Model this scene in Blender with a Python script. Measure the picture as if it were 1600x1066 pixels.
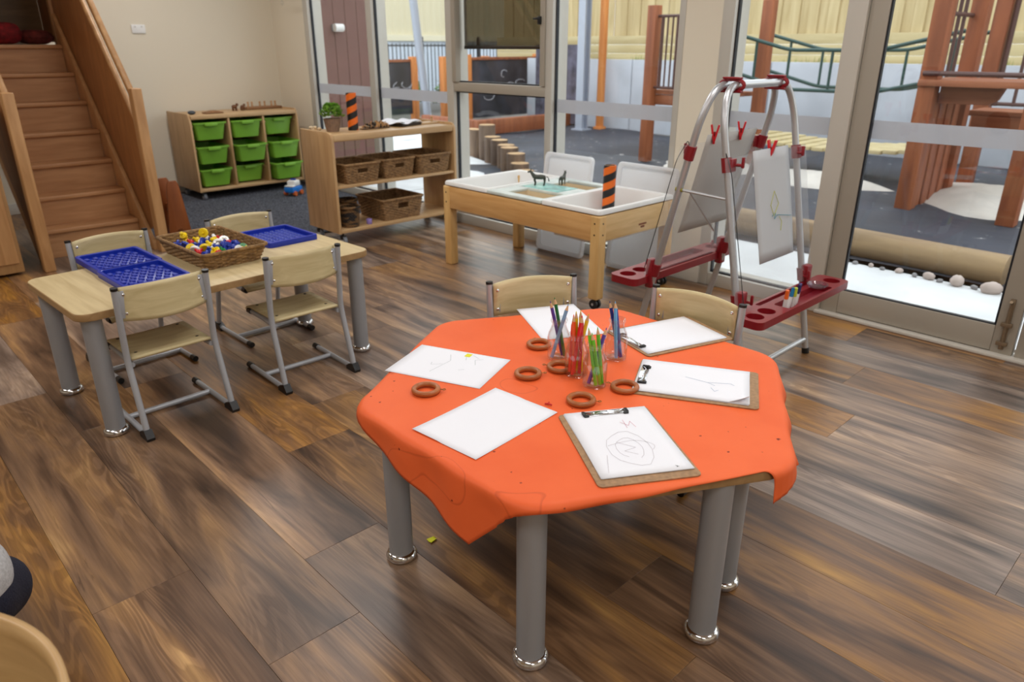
import bpy, bmesh, math, random
from mathutils import Vector, Matrix
random.seed(7)
PI = math.pi
S = bpy.context.scene
C = S.collection
for o in list(bpy.data.objects): bpy.data.objects.remove(o)

# ------------------------------------------------------------------ camera
th = math.atan2(461, 1132); yaw = math.radians(43.7)
F0 = Vector((-math.cos(yaw), math.sin(yaw), 0)); Rv = Vector((math.sin(yaw), math.cos(yaw), 0)); Zv = Vector((0, 0, 1))
Fv = F0*math.cos(th) - Zv*math.sin(th); Uv = F0*math.sin(th) + Zv*math.cos(th)
cd = bpy.data.cameras.new('camera'); cam = bpy.data.objects.new('camera', cd); C.objects.link(cam)
m = Matrix.Identity(4)
for i in range(3):
    m[i][0] = Rv[i]; m[i][1] = Uv[i]; m[i][2] = -Fv[i]
m[2][3] = 1.32
cam.matrix_world = m
cd.sensor_width = 36; cd.sensor_fit = 'HORIZONTAL'; cd.lens = 36*1132/1600
cd.clip_start = 0.02; cd.clip_end = 200
cd.dof.use_dof = True; cd.dof.focus_distance = 1.95; cd.dof.aperture_fstop = 4.0
S.camera = cam
# ------------------------------------------------------------------ world, exposure
S.view_settings.view_transform = 'Standard'; S.view_settings.look = 'None'
S.view_settings.gamma = 1; S.view_settings.use_curve_mapping = False
S.view_settings.exposure = 0.30
w = bpy.data.worlds.new('overcast'); S.world = w; w.use_nodes = True
bg = w.node_tree.nodes['Background']
bg.inputs[0].default_value = (0.90, 0.95, 1.0, 1); bg.inputs[1].default_value = 2.1
FILL_POWER = 18.0     # W, each fill panel added on the ceiling

# ------------------------------------------------------------------ materials
def lin(c):
    return tuple(((v/255)/12.92 if v/255 <= .04045 else ((v/255+.055)/1.055)**2.4) for v in c) + (1,)
MATS = {}
def newmat(name):
    m = bpy.data.materials.new(name); m.use_nodes = True
    nt = m.node_tree; return m, nt, nt.nodes['Principled BSDF']
def mat(name, col, rough=.5, metal=0, spec=.5, bump=0, bscale=60, var=0, vscale=8, coat=0):
    if name in MATS: return MATS[name]
    m, nt, p = newmat(name); N = nt.nodes; L = nt.links
    p.inputs['Base Color'].default_value = lin(col); p.inputs['Roughness'].default_value = rough
    p.inputs['Metallic'].default_value = metal; p.inputs['Specular IOR Level'].default_value = spec
    if coat: p.inputs['Coat Weight'].default_value = coat
    if bump or var:
        tc = N.new('ShaderNodeTexCoord')
    if bump:
        nz = N.new('ShaderNodeTexNoise'); nz.inputs['Scale'].default_value = bscale; nz.inputs['Detail'].default_value = 4
        L.new(tc.outputs['Object'], nz.inputs['Vector'])
        b = N.new('ShaderNodeBump'); b.inputs['Strength'].default_value = bump; b.inputs['Distance'].default_value = .01
        L.new(nz.outputs['Fac'], b.inputs['Height']); L.new(b.outputs['Normal'], p.inputs['Normal'])
    if var:
        nz = N.new('ShaderNodeTexNoise'); nz.inputs['Scale'].default_value = vscale; nz.inputs['Detail'].default_value = 5
        L.new(tc.outputs['Object'], nz.inputs['Vector'])
        r = N.new('ShaderNodeValToRGB')
        a = tuple(max(0, c*(1-var)) for c in col); z = tuple(min(255, c*(1+var)) for c in col)
        r.color_ramp.elements[0].position = .3; r.color_ramp.elements[1].position = .7
        r.color_ramp.elements[0].color = lin(a); r.color_ramp.elements[1].color = lin(z)
        L.new(nz.outputs['Fac'], r.inputs['Fac']); L.new(r.outputs['Color'], p.inputs['Base Color'])
    MATS[name] = m; return m
def wood(name, dark, light, scale=(2, 30, 30), rough=.45, bump=.05, contrast=(.3, .7), fine=True):
    """grain stretched along the axis with the small scale value (object space)"""
    if name in MATS: return MATS[name]
    m, nt, p = newmat(name); N = nt.nodes; L = nt.links
    tc = N.new('ShaderNodeTexCoord'); mp = N.new('ShaderNodeMapping'); mp.inputs['Scale'].default_value = scale
    oi = N.new('ShaderNodeObjectInfo'); mu = N.new('ShaderNodeMath'); mu.operation = 'MULTIPLY'; mu.inputs[1].default_value = 37
    L.new(oi.outputs['Random'], mu.inputs[0])
    nz = N.new('ShaderNodeTexNoise'); nz.noise_dimensions = '4D'; nz.inputs['Scale'].default_value = 1; nz.inputs['Detail'].default_value = 6; nz.inputs['Distortion'].default_value = .6
    L.new(tc.outputs['Object'], mp.inputs['Vector']); L.new(mp.outputs['Vector'], nz.inputs['Vector']); L.new(mu.outputs[0], nz.inputs['W'])
    r = N.new('ShaderNodeValToRGB'); e = r.color_ramp.elements
    e[0].position, e[1].position = contrast; e[0].color = lin(dark); e[1].color = lin(light)
    L.new(nz.outputs['Fac'], r.inputs['Fac']); L.new(r.outputs['Color'], p.inputs['Base Color'])
    p.inputs['Roughness'].default_value = rough
    if bump:
        b = N.new('ShaderNodeBump'); b.inputs['Strength'].default_value = bump; b.inputs['Distance'].default_value = .005
        L.new(nz.outputs['Fac'], b.inputs['Height']); L.new(b.outputs['Normal'], p.inputs['Normal'])
    MATS[name] = m; return m
def thin_glass(name, tint=(1, 1, 1), ior=1.5, rough=0.0, extra=0.0):
    if name in MATS: return MATS[name]
    m = bpy.data.materials.new(name); m.use_nodes = True; nt = m.node_tree; N = nt.nodes; L = nt.links
    N.remove(N['Principled BSDF'])
    t = N.new('ShaderNodeBsdfTransparent'); t.inputs[0].default_value = tint + (1,)
    g = N.new('ShaderNodeBsdfGlossy'); g.inputs['Roughness'].default_value = rough
    # Schlick reflectance from the angle to the surface, the same for both faces of the sheet
    ge = N.new('ShaderNodeNewGeometry'); dt = N.new('ShaderNodeVectorMath'); dt.operation = 'DOT_PRODUCT'
    L.new(ge.outputs['Normal'], dt.inputs[0]); L.new(ge.outputs['Incoming'], dt.inputs[1])
    ab = N.new('ShaderNodeMath'); ab.operation = 'ABSOLUTE'; L.new(dt.outputs['Value'], ab.inputs[0])
    om = N.new('ShaderNodeMath'); om.operation = 'SUBTRACT'; om.inputs[0].default_value = 1; om.use_clamp = True; L.new(ab.outputs[0], om.inputs[1])
    pw = N.new('ShaderNodeMath'); pw.operation = 'POWER'; pw.inputs[1].default_value = 5; L.new(om.outputs[0], pw.inputs[0])
    r0 = ((ior-1)/(ior+1))**2 + extra
    f = N.new('ShaderNodeMath'); f.operation = 'MULTIPLY_ADD'; f.inputs[1].default_value = 1-r0; f.inputs[2].default_value = r0; f.use_clamp = True; L.new(pw.outputs[0], f.inputs[0])
    x = N.new('ShaderNodeMixShader'); L.new(t.outputs[0], x.inputs[1]); L.new(g.outputs[0], x.inputs[2]); L.new(f.outputs[0], x.inputs[0])
    L.new(x.outputs[0], N['Material Output'].inputs['Surface'])
    MATS[name] = m; return m
def film(name, col, opac, trans_col=(1, 1, 1)):
    """a sheet that scatters part of the light and lets the rest straight through"""
    if name in MATS: return MATS[name]
    m = bpy.data.materials.new(name); m.use_nodes = True; nt = m.node_tree; N = nt.nodes; L = nt.links
    N.remove(N['Principled BSDF'])
    t = N.new('ShaderNodeBsdfTransparent'); t.inputs[0].default_value = trans_col + (1,)
    d = N.new('ShaderNodeBsdfDiffuse'); d.inputs[0].default_value = lin(col)
    s = N.new('ShaderNodeBsdfTranslucent'); s.inputs[0].default_value = lin(col)
    a = N.new('ShaderNodeMixShader'); a.inputs[0].default_value = .5
    L.new(d.outputs[0], a.inputs[1]); L.new(s.outputs[0], a.inputs[2])
    x = N.new('ShaderNodeMixShader'); x.inputs[0].default_value = opac
    L.new(t.outputs[0], x.inputs[1]); L.new(a.outputs[0], x.inputs[2]); L.new(x.outputs[0], N['Material Output'].inputs['Surface'])
    MATS[name] = m; return m
def emit(name, col, strength):
    m = bpy.data.materials.new(name); m.use_nodes = True; nt = m.node_tree; p = nt.nodes['Principled BSDF']
    p.inputs['Emission Color'].default_value = lin(col); p.inputs['Emission Strength'].default_value = strength
    return m

# plank floor
def plank_material():
    m, nt, p = newmat('vinyl_oak_plank'); N = nt.nodes; L = nt.links
    tc = N.new('ShaderNodeTexCoord'); oi = N.new('ShaderNodeObjectInfo')
    mu = N.new('ShaderNodeMath'); mu.operation = 'MULTIPLY'; mu.inputs[1].default_value = 91; L.new(oi.outputs['Random'], mu.inputs[0])
    def noise(scale, detail=5, dist=0.0, rough=.55):
        mp = N.new('ShaderNodeMapping'); mp.inputs['Scale'].default_value = scale
        nz = N.new('ShaderNodeTexNoise'); nz.noise_dimensions = '4D'; nz.inputs['Scale'].default_value = 1; nz.inputs['Detail'].default_value = detail
        nz.inputs['Distortion'].default_value = dist; nz.inputs['Roughness'].default_value = rough
        L.new(tc.outputs['Object'], mp.inputs['Vector']); L.new(mp.outputs['Vector'], nz.inputs['Vector']); L.new(mu.outputs[0], nz.inputs['W'])
        return nz.outputs['Fac']
    broad = noise((1.3, 9, 1), 3, .8)
    r = N.new('ShaderNodeValToRGB'); cr = r.color_ramp
    cols = [(.28, (58, 41, 30)), (.40, (104, 76, 54)), (.50, (138, 104, 74)), (.60, (166, 124, 78)), (.72, (198, 154, 94))]
    cr.elements[0].position, cr.elements[0].color = cols[0][0], lin(cols[0][1])
    cr.elements[1].position, cr.elements[1].color = cols[-1][0], lin(cols[-1][1])
    for q, c in cols[1:-1]:
        e = cr.elements.new(q); e.color = lin(c)
    L.new(broad, r.inputs['Fac'])
    # per plank tone
    hs = N.new('ShaderNodeHueSaturation')
    mr = N.new('ShaderNodeMapRange'); mr.inputs['To Min'].default_value = .80; mr.inputs['To Max'].default_value = 1.22
    L.new(oi.outputs['Random'], mr.inputs['Value']); L.new(mr.outputs[0], hs.inputs['Value'])
    m2 = N.new('ShaderNodeMath'); m2.operation = 'MULTIPLY'; m2.inputs[1].default_value = 7.31; L.new(oi.outputs['Random'], m2.inputs[0])
    fr = N.new('ShaderNodeMath'); fr.operation = 'FRACT'; L.new(m2.outputs[0], fr.inputs[0])
    ms = N.new('ShaderNodeMapRange'); ms.inputs['To Min'].default_value = .55; ms.inputs['To Max'].default_value = 1.15
    L.new(fr.outputs[0], ms.inputs['Value']); L.new(ms.outputs[0], hs.inputs['Saturation'])
    L.new(r.outputs['Color'], hs.inputs['Color'])
    # fine grain and dark cracks
    fine = noise((5, 130, 1), 4, .3, .6)
    rf = N.new('ShaderNodeValToRGB'); rf.color_ramp.elements[0].position = .3; rf.color_ramp.elements[1].position = .62
    rf.color_ramp.elements[0].color = (.55, .52, .5, 1); rf.color_ramp.elements[1].color = (1, 1, 1, 1)
    L.new(fine, rf.inputs['Fac'])
    mx = N.new('ShaderNodeMix'); mx.data_type = 'RGBA'; mx.blend_type = 'MULTIPLY'; mx.inputs['Factor'].default_value = .75
    L.new(hs.outputs['Color'], mx.inputs['A']); L.new(rf.outputs['Color'], mx.inputs['B'])
    ck = noise((1.6, 30, 1), 6, 2.2, .62)
    rk = N.new('ShaderNodeValToRGB'); rk.color_ramp.elements[0].position = .27; rk.color_ramp.elements[1].position = .36
    rk.color_ramp.elements[0].color = (.25, .22, .2, 1); rk.color_ramp.elements[1].color = (1, 1, 1, 1)
    L.new(ck, rk.inputs['Fac'])
    m3 = N.new('ShaderNodeMix'); m3.data_type = 'RGBA'; m3.blend_type = 'MULTIPLY'; m3.inputs['Factor'].default_value = .9
    L.new(mx.outputs['Result'], m3.inputs['A']); L.new(rk.outputs['Color'], m3.inputs['B'])
    # cathedral grain: contour lines of a stretched noise
    cg_ = noise((.9, 6.5, 1), 2, .5)
    sn = N.new('ShaderNodeMath'); sn.operation = 'MULTIPLY'; sn.inputs[1].default_value = 150; L.new(cg_, sn.inputs[0])
    sw = N.new('ShaderNodeMath'); sw.operation = 'SINE'; L.new(sn.outputs[0], sw.inputs[0])
    rs = N.new('ShaderNodeValToRGB'); rs.color_ramp.elements[0].position = .0; rs.color_ramp.elements[1].position = .55
    rs.color_ramp.elements[0].color = (.72, .69, .66, 1); rs.color_ramp.elements[1].color = (1, 1, 1, 1)
    L.new(sw.outputs[0], rs.inputs['Fac'])
    msk = noise((.8, 5, 1), 2, .4)
    rm = N.new('ShaderNodeValToRGB'); rm.color_ramp.elements[0].position = .45; rm.color_ramp.elements[1].position = .60
    L.new(msk, rm.inputs['Fac'])
    m4 = N.new('ShaderNodeMix'); m4.data_type = 'RGBA'; m4.blend_type = 'MULTIPLY'; L.new(rm.outputs['Color'], m4.inputs['Factor'])
    L.new(m3.outputs['Result'], m4.inputs['A']); L.new(rs.outputs['Color'], m4.inputs['B'])
    L.new(m4.outputs['Result'], p.inputs['Base Color'])
    p.inputs['Roughness'].default_value = .34; p.inputs['Specular IOR Level'].default_value = .5
    b = N.new('ShaderNodeBump'); b.inputs['Strength'].default_value = .12; b.inputs['Distance'].default_value = .002
    L.new(fine, b.inputs['Height']); L.new(b.outputs['Normal'], p.inputs['Normal'])
    return m

M_PLANK = plank_material()
M_WALL = mat('wall_paint', (226, 217, 198), .7, bump=.02, bscale=200)
M_CEIL = mat('ceiling_paint', (235, 233, 228), .8)
M_TRIM = mat('trim_paint', (205, 200, 190), .5)
M_ALU = mat('frame_powdercoat', (194, 190, 181), .42, .15)
M_DOORF = mat('door_powdercoat', (172, 164, 151), .42, .15)
M_GASK = mat('black_gasket', (22, 26, 34), .5)
M_GLASS = thin_glass('window_glass', (.97, .985, .98))
M_FROST = film('frosted_film', (205, 203, 208), .82)
M_PLY = wood('maple_laminate', (190, 168, 124), (214, 194, 150), (3, 40, 40), .4, .02)
M_PLYX = wood('chair_ply', (192, 174, 128), (216, 200, 156), (40, 3, 40), .42, .02)
M_EDGE = wood('table_edge_band', (150, 118, 78), (172, 138, 94), (3, 40, 40), .45, .02)
M_BIRCH = wood('birch_unit', (178, 140, 96), (204, 168, 122), (30, 30, 3), .42, .02)
M_BIRCHX = wood('birch_unit_shelf', (182, 146, 102), (206, 172, 128), (30, 3, 30), .42, .02)
M_LOFT = wood('loft_pine', (170, 124, 78), (202, 156, 106), (26, 26, 2.5), .45, .03)
M_LOFTP = wood('loft_plywood_panel', (136, 88, 48), (166, 112, 64), (22, 3, 3), .42, .03)
M_STEP = wood('stair_board', (170, 122, 80), (196, 148, 104), (26, 3, 26), .45, .03)
M_SAND = wood('sand_table_pine', (200, 148, 88), (224, 178, 118), (3, 30, 30), .4, .03)
M_SANDV = wood('sand_table_leg_pine', (204, 160, 98), (228, 188, 126), (30, 30, 3), .4, .03)
M_STEEL = mat('grey_powdercoat_tube', (176, 179, 185), .38, .3)
M_LEG = mat('grey_table_leg', (158, 160, 164), .4, .3)
M_CHROME = mat('chrome', (220, 220, 222), .12, 1)
M_BLACK = mat('black_plastic', (20, 20, 22), .4)
M_RED = mat('dark_red_plastic', (132, 18, 28), .35)
M_REDB = mat('bright_red_plastic', (205, 24, 34), .35)
M_BLUE = mat('blue_plastic', (16, 44, 160), .35)
M_GREEN = mat('lime_green_tray', (122, 176, 54), .38)
M_WHITEP = mat('white_plastic', (236, 236, 234), .4)
M_PAPER = mat('white_paper', (236, 238, 245), .8)
M_ALUM = mat('brushed_aluminium', (196, 197, 200), .34, .75)
M_HARD = mat('hardboard', (158, 124, 88), .6, var=.1, vscale=90)

# ------------------------------------------------------------------ mesh builder
class G:
    def __init__(s): s.bm = bmesh.new()
    def _m(s, vs, M):
        if M is not None: bmesh.ops.transform(s.bm, matrix=M, verts=vs)
    def box(s, c, d, bev=0, rz=0, M=None, seg=2):
        r = bmesh.ops.create_cube(s.bm, size=1); vs = r['verts']
        bmesh.ops.scale(s.bm, vec=d, verts=vs)
        if bev:
            es = list({e for v in vs for e in v.link_edges})
            rb = bmesh.ops.bevel(s.bm, geom=es, offset=bev, segments=seg, affect='EDGES', profile=.5)
            vs = list({v for f in rb['faces'] for v in f.verts} | {v for v in vs if v.is_valid})
        X = Matrix.Translation(c) @ Matrix.Rotation(rz, 4, 'Z')
        bmesh.ops.transform(s.bm, matrix=(M @ X) if M is not None else X, verts=vs); return s
    def cyl(s, p0, p1, r, r2=None, n=16, cap=True, M=None):
        p0, p1 = Vector(p0), Vector(p1); d = p1-p0
        q = Vector((0, 0, 1)).rotation_difference(d.normalized()).to_matrix().to_4x4()
        rr = bmesh.ops.create_cone(s.bm, cap_ends=cap, segments=n, radius1=r, radius2=r if r2 is None else r2, depth=d.length)
        X = Matrix.Translation((p0+p1)/2) @ q
        bmesh.ops.transform(s.bm, matrix=(M @ X) if M is not None else X, verts=rr['verts']); return s
    def sphere(s, c, r, sc=(1, 1, 1), n=12, M=None):
        rr = bmesh.ops.create_uvsphere(s.bm, u_segments=n, v_segments=max(6, n//2+2), radius=r)
        X = Matrix.Translation(c) @ Matrix.Diagonal((*sc, 1))
        bmesh.ops.transform(s.bm, matrix=(M @ X) if M is not None else X, verts=rr['verts']); return s
    def loft(s, rings, closed=True, caps=True, loop=False):
        R = [[s.bm.verts.new(p) for p in r] for r in rings]; n = len(R[0])
        cnt = len(R) if loop else len(R)-1
        for i in range(cnt):
            a, b = R[i], R[(i+1) % len(R)]
            for j in range(n if closed else n-1):
                k = (j+1) % n
                s.bm.faces.new((a[j], a[k], b[k], b[j]))
        if caps and closed and not loop:
            s.bm.faces.new(list(reversed(R[0]))); s.bm.faces.new(R[-1])
        return s
    def tube(s, pts, r, n=10, loop=False, radii=None):
        P = [Vector(p) for p in pts]; rings = []; N = len(P); up = None
        for i, p in enumerate(P):
            if loop: t = (P[(i+1) % N]-P[i-1]).normalized()
            else: t = (P[min(i+1, N-1)]-P[max(i-1, 0)]).normalized()
            if up is None:
                up = Vector((0, 0, 1)) if abs(t.z) < .9 else Vector((1, 0, 0))
            a = t.cross(up).normalized(); b = a.cross(t).normalized(); up = b
            rad = radii[i] if radii else r
            rings.append([p + (a*math.cos(2*PI*k/n) + b*math.sin(2*PI*k/n))*rad for k in range(n)])
        return s.loft(rings, True, True, loop)
    def lathe(s, prof, n=24, c=(0, 0, 0), cap=False):
        c = Vector(c)
        rings = [[c + Vector((r*math.cos(2*PI*k/n), r*math.sin(2*PI*k/n), z)) for k in range(n)] for r, z in prof]
        return s.loft(rings, True, cap)
    def prism(s, poly, z0, z1, bev=0, M=None):
        a = [s.bm.verts.new((x, y, z0)) for x, y in poly]; b = [s.bm.verts.new((x, y, z1)) for x, y in poly]
        n = len(poly); fs = [s.bm.faces.new(list(reversed(a))), s.bm.faces.new(b)]
        for i in range(n): fs.append(s.bm.faces.new((a[i], a[(i+1) % n], b[(i+1) % n], b[i])))
        vs = a+b
        if bev:
            es = [e for f in fs[:2] for e in f.edges]
            rb = bmesh.ops.bevel(s.bm, geom=es, offset=bev, segments=2, affect='EDGES', profile=.5)
            vs = list({v for f in rb['faces'] for v in f.verts} | {v for v in vs if v.is_valid})
        if M is not None:
            allv = set(vs)
            for v in list(vs):
                for f in v.link_faces: allv.update(f.verts)
            bmesh.ops.transform(s.bm, matrix=M, verts=list(allv))
        return s
    def grid(s, fn, nu, nv):
        V = [[s.bm.verts.new(fn(i/nu, j/nv)) for j in range(nv+1)] for i in range(nu+1)]
        for i in range(nu):
            for j in range(nv): s.bm.faces.new((V[i][j], V[i+1][j], V[i+1][j+1], V[i][j+1]))
        return s
    def mesh(s, name, smooth=40):
        me = bpy.data.meshes.new(name)
        bmesh.ops.recalc_face_normals(s.bm, faces=s.bm.faces)
        s.bm.to_mesh(me); s.bm.free()
        if smooth:
            me.polygons.foreach_set('use_smooth', [True]*len(me.polygons))
            me.set_sharp_from_angle(angle=math.radians(smooth))
        return me
    def build(s, name, m, parent=None, loc=(0, 0, 0), rot=(0, 0, 0), smooth=40, solid=0):
        o = bpy.data.objects.new(name, s.mesh(name, smooth)); C.objects.link(o)
        o.data.materials.append(m); o.location = loc; o.rotation_euler = rot
        if parent: o.parent = parent
        if solid:
            md = o.modifiers.new('thickness', 'SOLIDIFY'); md.thickness = solid; md.offset = 0
        return o
def fillet(pts, r, n=5):
    P = [Vector(p) for p in pts]; out = [P[0]]
    for i in range(1, len(P)-1):
        a, b, c = P[i-1], P[i], P[i+1]; u = (a-b); v = (c-b)
        d = min(r, u.length*.48, v.length*.48); p, q = b+u.normalized()*d, b+v.normalized()*d
        for k in range(n+1):
            t = k/n; out.append(p*(1-t)**2 + b*2*t*(1-t) + q*t*t)
    out.append(P[-1]); return out
def rpoly(w, h, r, n=5, cx=0, cy=0):
    out = []
    for sx, sy, a0 in ((1, -1, -PI/2), (1, 1, 0), (-1, 1, PI/2), (-1, -1, PI)):
        for k in range(n+1):
            a = a0 + PI/2*k/n; out.append((cx+sx*(w/2-r)+r*math.cos(a), cy+sy*(h/2-r)+r*math.sin(a)))
    return out
def round_poly(poly, r, n=5):
    out = []; N = len(poly)
    for i in range(N):
        a, b, c = Vector((*poly[i-1], 0)), Vector((*poly[i], 0)), Vector((*poly[(i+1) % N], 0))
        p, q = b+(a-b).normalized()*r, b+(c-b).normalized()*r
        for k in range(n+1):
            t = k/n; v = p*(1-t)**2+b*2*t*(1-t)+q*t*t; out.append((v.x, v.y))
    return out
def tag(o, label=None, cat=None, group=None, kind=None):
    if label: o['label'] = label
    if cat: o['category'] = cat
    if group: o['group'] = group
    if kind: o['kind'] = kind
    return o
def thing(name, label, cat, loc=(0, 0, 0), rz=0, group=None):
    o = bpy.data.objects.new(name, None); C.objects.link(o); o.empty_display_size = .1
    o.location = loc; o.rotation_euler = (0, 0, rz); return tag(o, label, cat, group)
def dup(root, loc, rz, label, group=None):
    r = root.copy(); C.objects.link(r); r.location = loc; r.rotation_euler = (0, 0, rz); r['label'] = label
    if group: r['group'] = group
    def rec(src, dst):
        for ch in src.children:
            c = ch.copy(); C.objects.link(c); c.parent = dst; rec(ch, c)
    rec(root, r); return r
def share(name, me, mt, parent, loc=(0, 0, 0), rot=(0, 0, 0), scale=(1, 1, 1)):
    o = bpy.data.objects.new(name, me); C.objects.link(o); o.parent = parent; o.location = loc; o.rotation_euler = rot; o.scale = scale
    if mt and not me.materials: me.materials.append(mt)
    return o
def struct(o): o['kind'] = 'structure'; return o

# ================================================================== ROOM SHELL
XB, YW = -7.30, 3.70      # back wall face, window wall face
XR, YF, HC = 3.0, -3.4, 2.7
fl = struct(G().box(((XB+XR)/2, (YF+3.9)/2, -.03), (XR-XB, 3.9-YF, .04)).build('floor', mat('floor_screed', (84, 66, 52), .8)))
PW, PL = .245, 1.5
me_p = G().box((0, 0, -.005), (PL-.0005, PW-.0005, .010), bev=.0006, seg=1).mesh('plank'); me_p.materials.append(M_PLANK)
half_cache = {}
rows = int((3.70-YF)/PW)+1
known = {0: -1.755, 1: -1.30, 9: -.88}
for k in range(-15, 15):
    y0 = .222+PW*k
    if y0+PW < YF or y0 > 3.72: continue
    off = known.get(k, random.uniform(0, PL))
    y1 = min(y0+PW, 3.70)
    if y1-y0 < .03: continue
    wsc = (y1-y0)/PW
    x = off + PL*math.floor((XB-off)/PL)
    while x < XR:
        a, b = max(x, XB), min(x+PL, XR)
        if b-a > .02 and not (b < -5.1 and y0 > 2.0):
            share('plank', me_p, None, fl, ((a+b)/2, (y0+y1)/2, 0), (0, 0, 0), ((b-a)/PL, wsc, 1))
        x += PL
# carpet
cg = G()
def cfn(u, v):
    x, y = -7.29+u*2.39, 1.72+v*1.97
    return (x, y, .012+random.uniform(-.004, .004))
cg.grid(cfn, 150, 124)
cp = cg.build('carpet', mat('charcoal_carpet', (66, 68, 76), .95, bump=1, bscale=160, var=.55, vscale=75), smooth=0)
tag(cp, 'dark charcoal grey carpet on the floor by the back wall', 'carpet', kind='stuff')
# walls
def wallbox(name, x0, x1, y0, y1, z0, z1, mt=M_WALL, parent=None):
    return struct(G().box(((x0+x1)/2, (y0+y1)/2, (z0+z1)/2), (x1-x0, y1-y0, z1-z0)).build(name, mt, parent))
wallbox('wall_back', XB-.15, XB, YF, 3.86, 0, HC)
wallbox('wall_front', XR, XR+.15, YF-.15, 3.86, 0, HC)
wallbox('wall_left', XB-.15, XR, YF-.15, YF, 0, HC)
wallbox('ceiling', XB-.15, XR+.15, YF-.15, 3.86, HC, HC+.15, M_CEIL)
ww = wallbox('wall_window', XB, -6.68, YW, 3.86, 0, HC)
for (a, b, z0) in ((-2.49, -2.26, 0), (1.5, XR, 0), (-6.68, -2.49, 2.42), (-2.26, 1.5, 2.42)):
    q = G().box(((a+b)/2, (YW+3.86)/2, (z0+HC)/2), (b-a, .16, HC-z0)).build('wall_section', M_WALL, ww)
struct(G().box((XB+.008, (YF+3.7)/2, .045), (.016, 3.7-YF, .09), bev=.004).build('baseboard_back', M_TRIM))
struct(G().box((-6.99, YW-.008, .045), (.60, .016, .09), bev=.004).build('baseboard_corner', M_TRIM))
struct(G().box((-2.375, YW-.009, .05), (.26, .018, .10), bev=.004).build('baseboard_pier', M_TRIM))
# window frames
GY = 3.738
def mullion(x0, x1, name, z1=2.42, parent=None):
    g = G().box(((x0+x1)/2, (YW+3.85)/2-.004, z1/2), (x1-x0, 3.85-YW, z1), bev=.003)
    return struct(g.build(name, M_ALU, parent))
def window(idx, x0, x1, zb=.075, zt=2.42, transom=None):
    root = struct(G().box(((x0+x1)/2, (YW+3.85)/2, zb/2), (x1-x0, .15, zb), bev=.003).build('window_%d' % idx, M_ALU))
    G().box(((x0+x1)/2, (YW+3.85)/2, zt-.03), (x1-x0, .15, .06)).build('head_rail', M_ALU, root)
    zs = [(zb, zt-.06)]
    if transom:
        G().box(((x0+x1)/2, (YW+3.82)/2, (transom[0]+transom[1])/2), (x1-x0, .12, transom[1]-transom[0]), bev=.004).build('transom', M_DOORF, root)
        zs = [(zb, transom[0]), (transom[1], zt-.06)]
    for (a, b) in zs:
        G().box(((x0+x1)/2, GY, (a+b)/2), (x1-x0, .006, b-a)).build('pane', M_GLASS, root)
        gk = G(); t = .014
        gk.box((x0+.004, GY, (a+b)/2), (.008, .024, b-a)).box((x1-.004, GY, (a+b)/2), (.008, .024, b-a))
        gk.box(((x0+x1)/2, GY, a+.005), (x1-x0-.016, .024, .010)).box(((x0+x1)/2, GY, b-.005), (x1-x0-.016, .024, .010))
        gk.build('gasket', M_GASK, root)
    if not transom: G().box(((x0+x1)/2, GY+.006, .948), (x1-x0-.02, .002, .085)).build('frosted_strip', M_FROST, root)
    return root
mullion(-6.68, -6.60, 'trim_1'); mullion(-5.64, -5.56, 'trim_2'); mullion(-4.59, -4.51, 'trim_3'); mullion(-3.55, -3.49, 'trim_4')
mullion(-2.53, -2.49, 'trim_5'); mullion(-2.26, -2.19, 'trim_6')
window(1, -6.60, -5.64); window(2, -5.56, -4.59)
w3 = window(3, -4.51, -3.55, transom=(1.003, 1.068))
window(4, -3.49, -2.53); window(5, -2.19, -1.605)
# awning sash of the third window and its latch
sg = G()
for (x, ww_) in ((-4.49, .045), (-3.572, .045)): sg.box((x, YW+.012, 1.72), (ww_, .05, 1.30), bev=.003)
sg.build('sash', M_DOORF, w3)
G().box((-3.59, YW-.022, 1.475), (.018, .03, .05), bev=.004).box((-3.61, YW-.034, 1.485), (.05, .012, .014), bev=.003).build('latch', M_BLACK, w3)
bl = thing('roller_blind', 'dark see-through roller blind behind the upper pane of the middle window', 'blind', (-4.03, 3.80, 1.31))
G().box((0, 0, .53), (.92, .002, 1.06)).build('fabric', film('blind_mesh', (52, 48, 40), .45, (.62, .6, .55)), bl)
G().box((0, 0, 0), (.92, .016, .022), bev=.004).build('bottom_bar', M_BLACK, bl)
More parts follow.
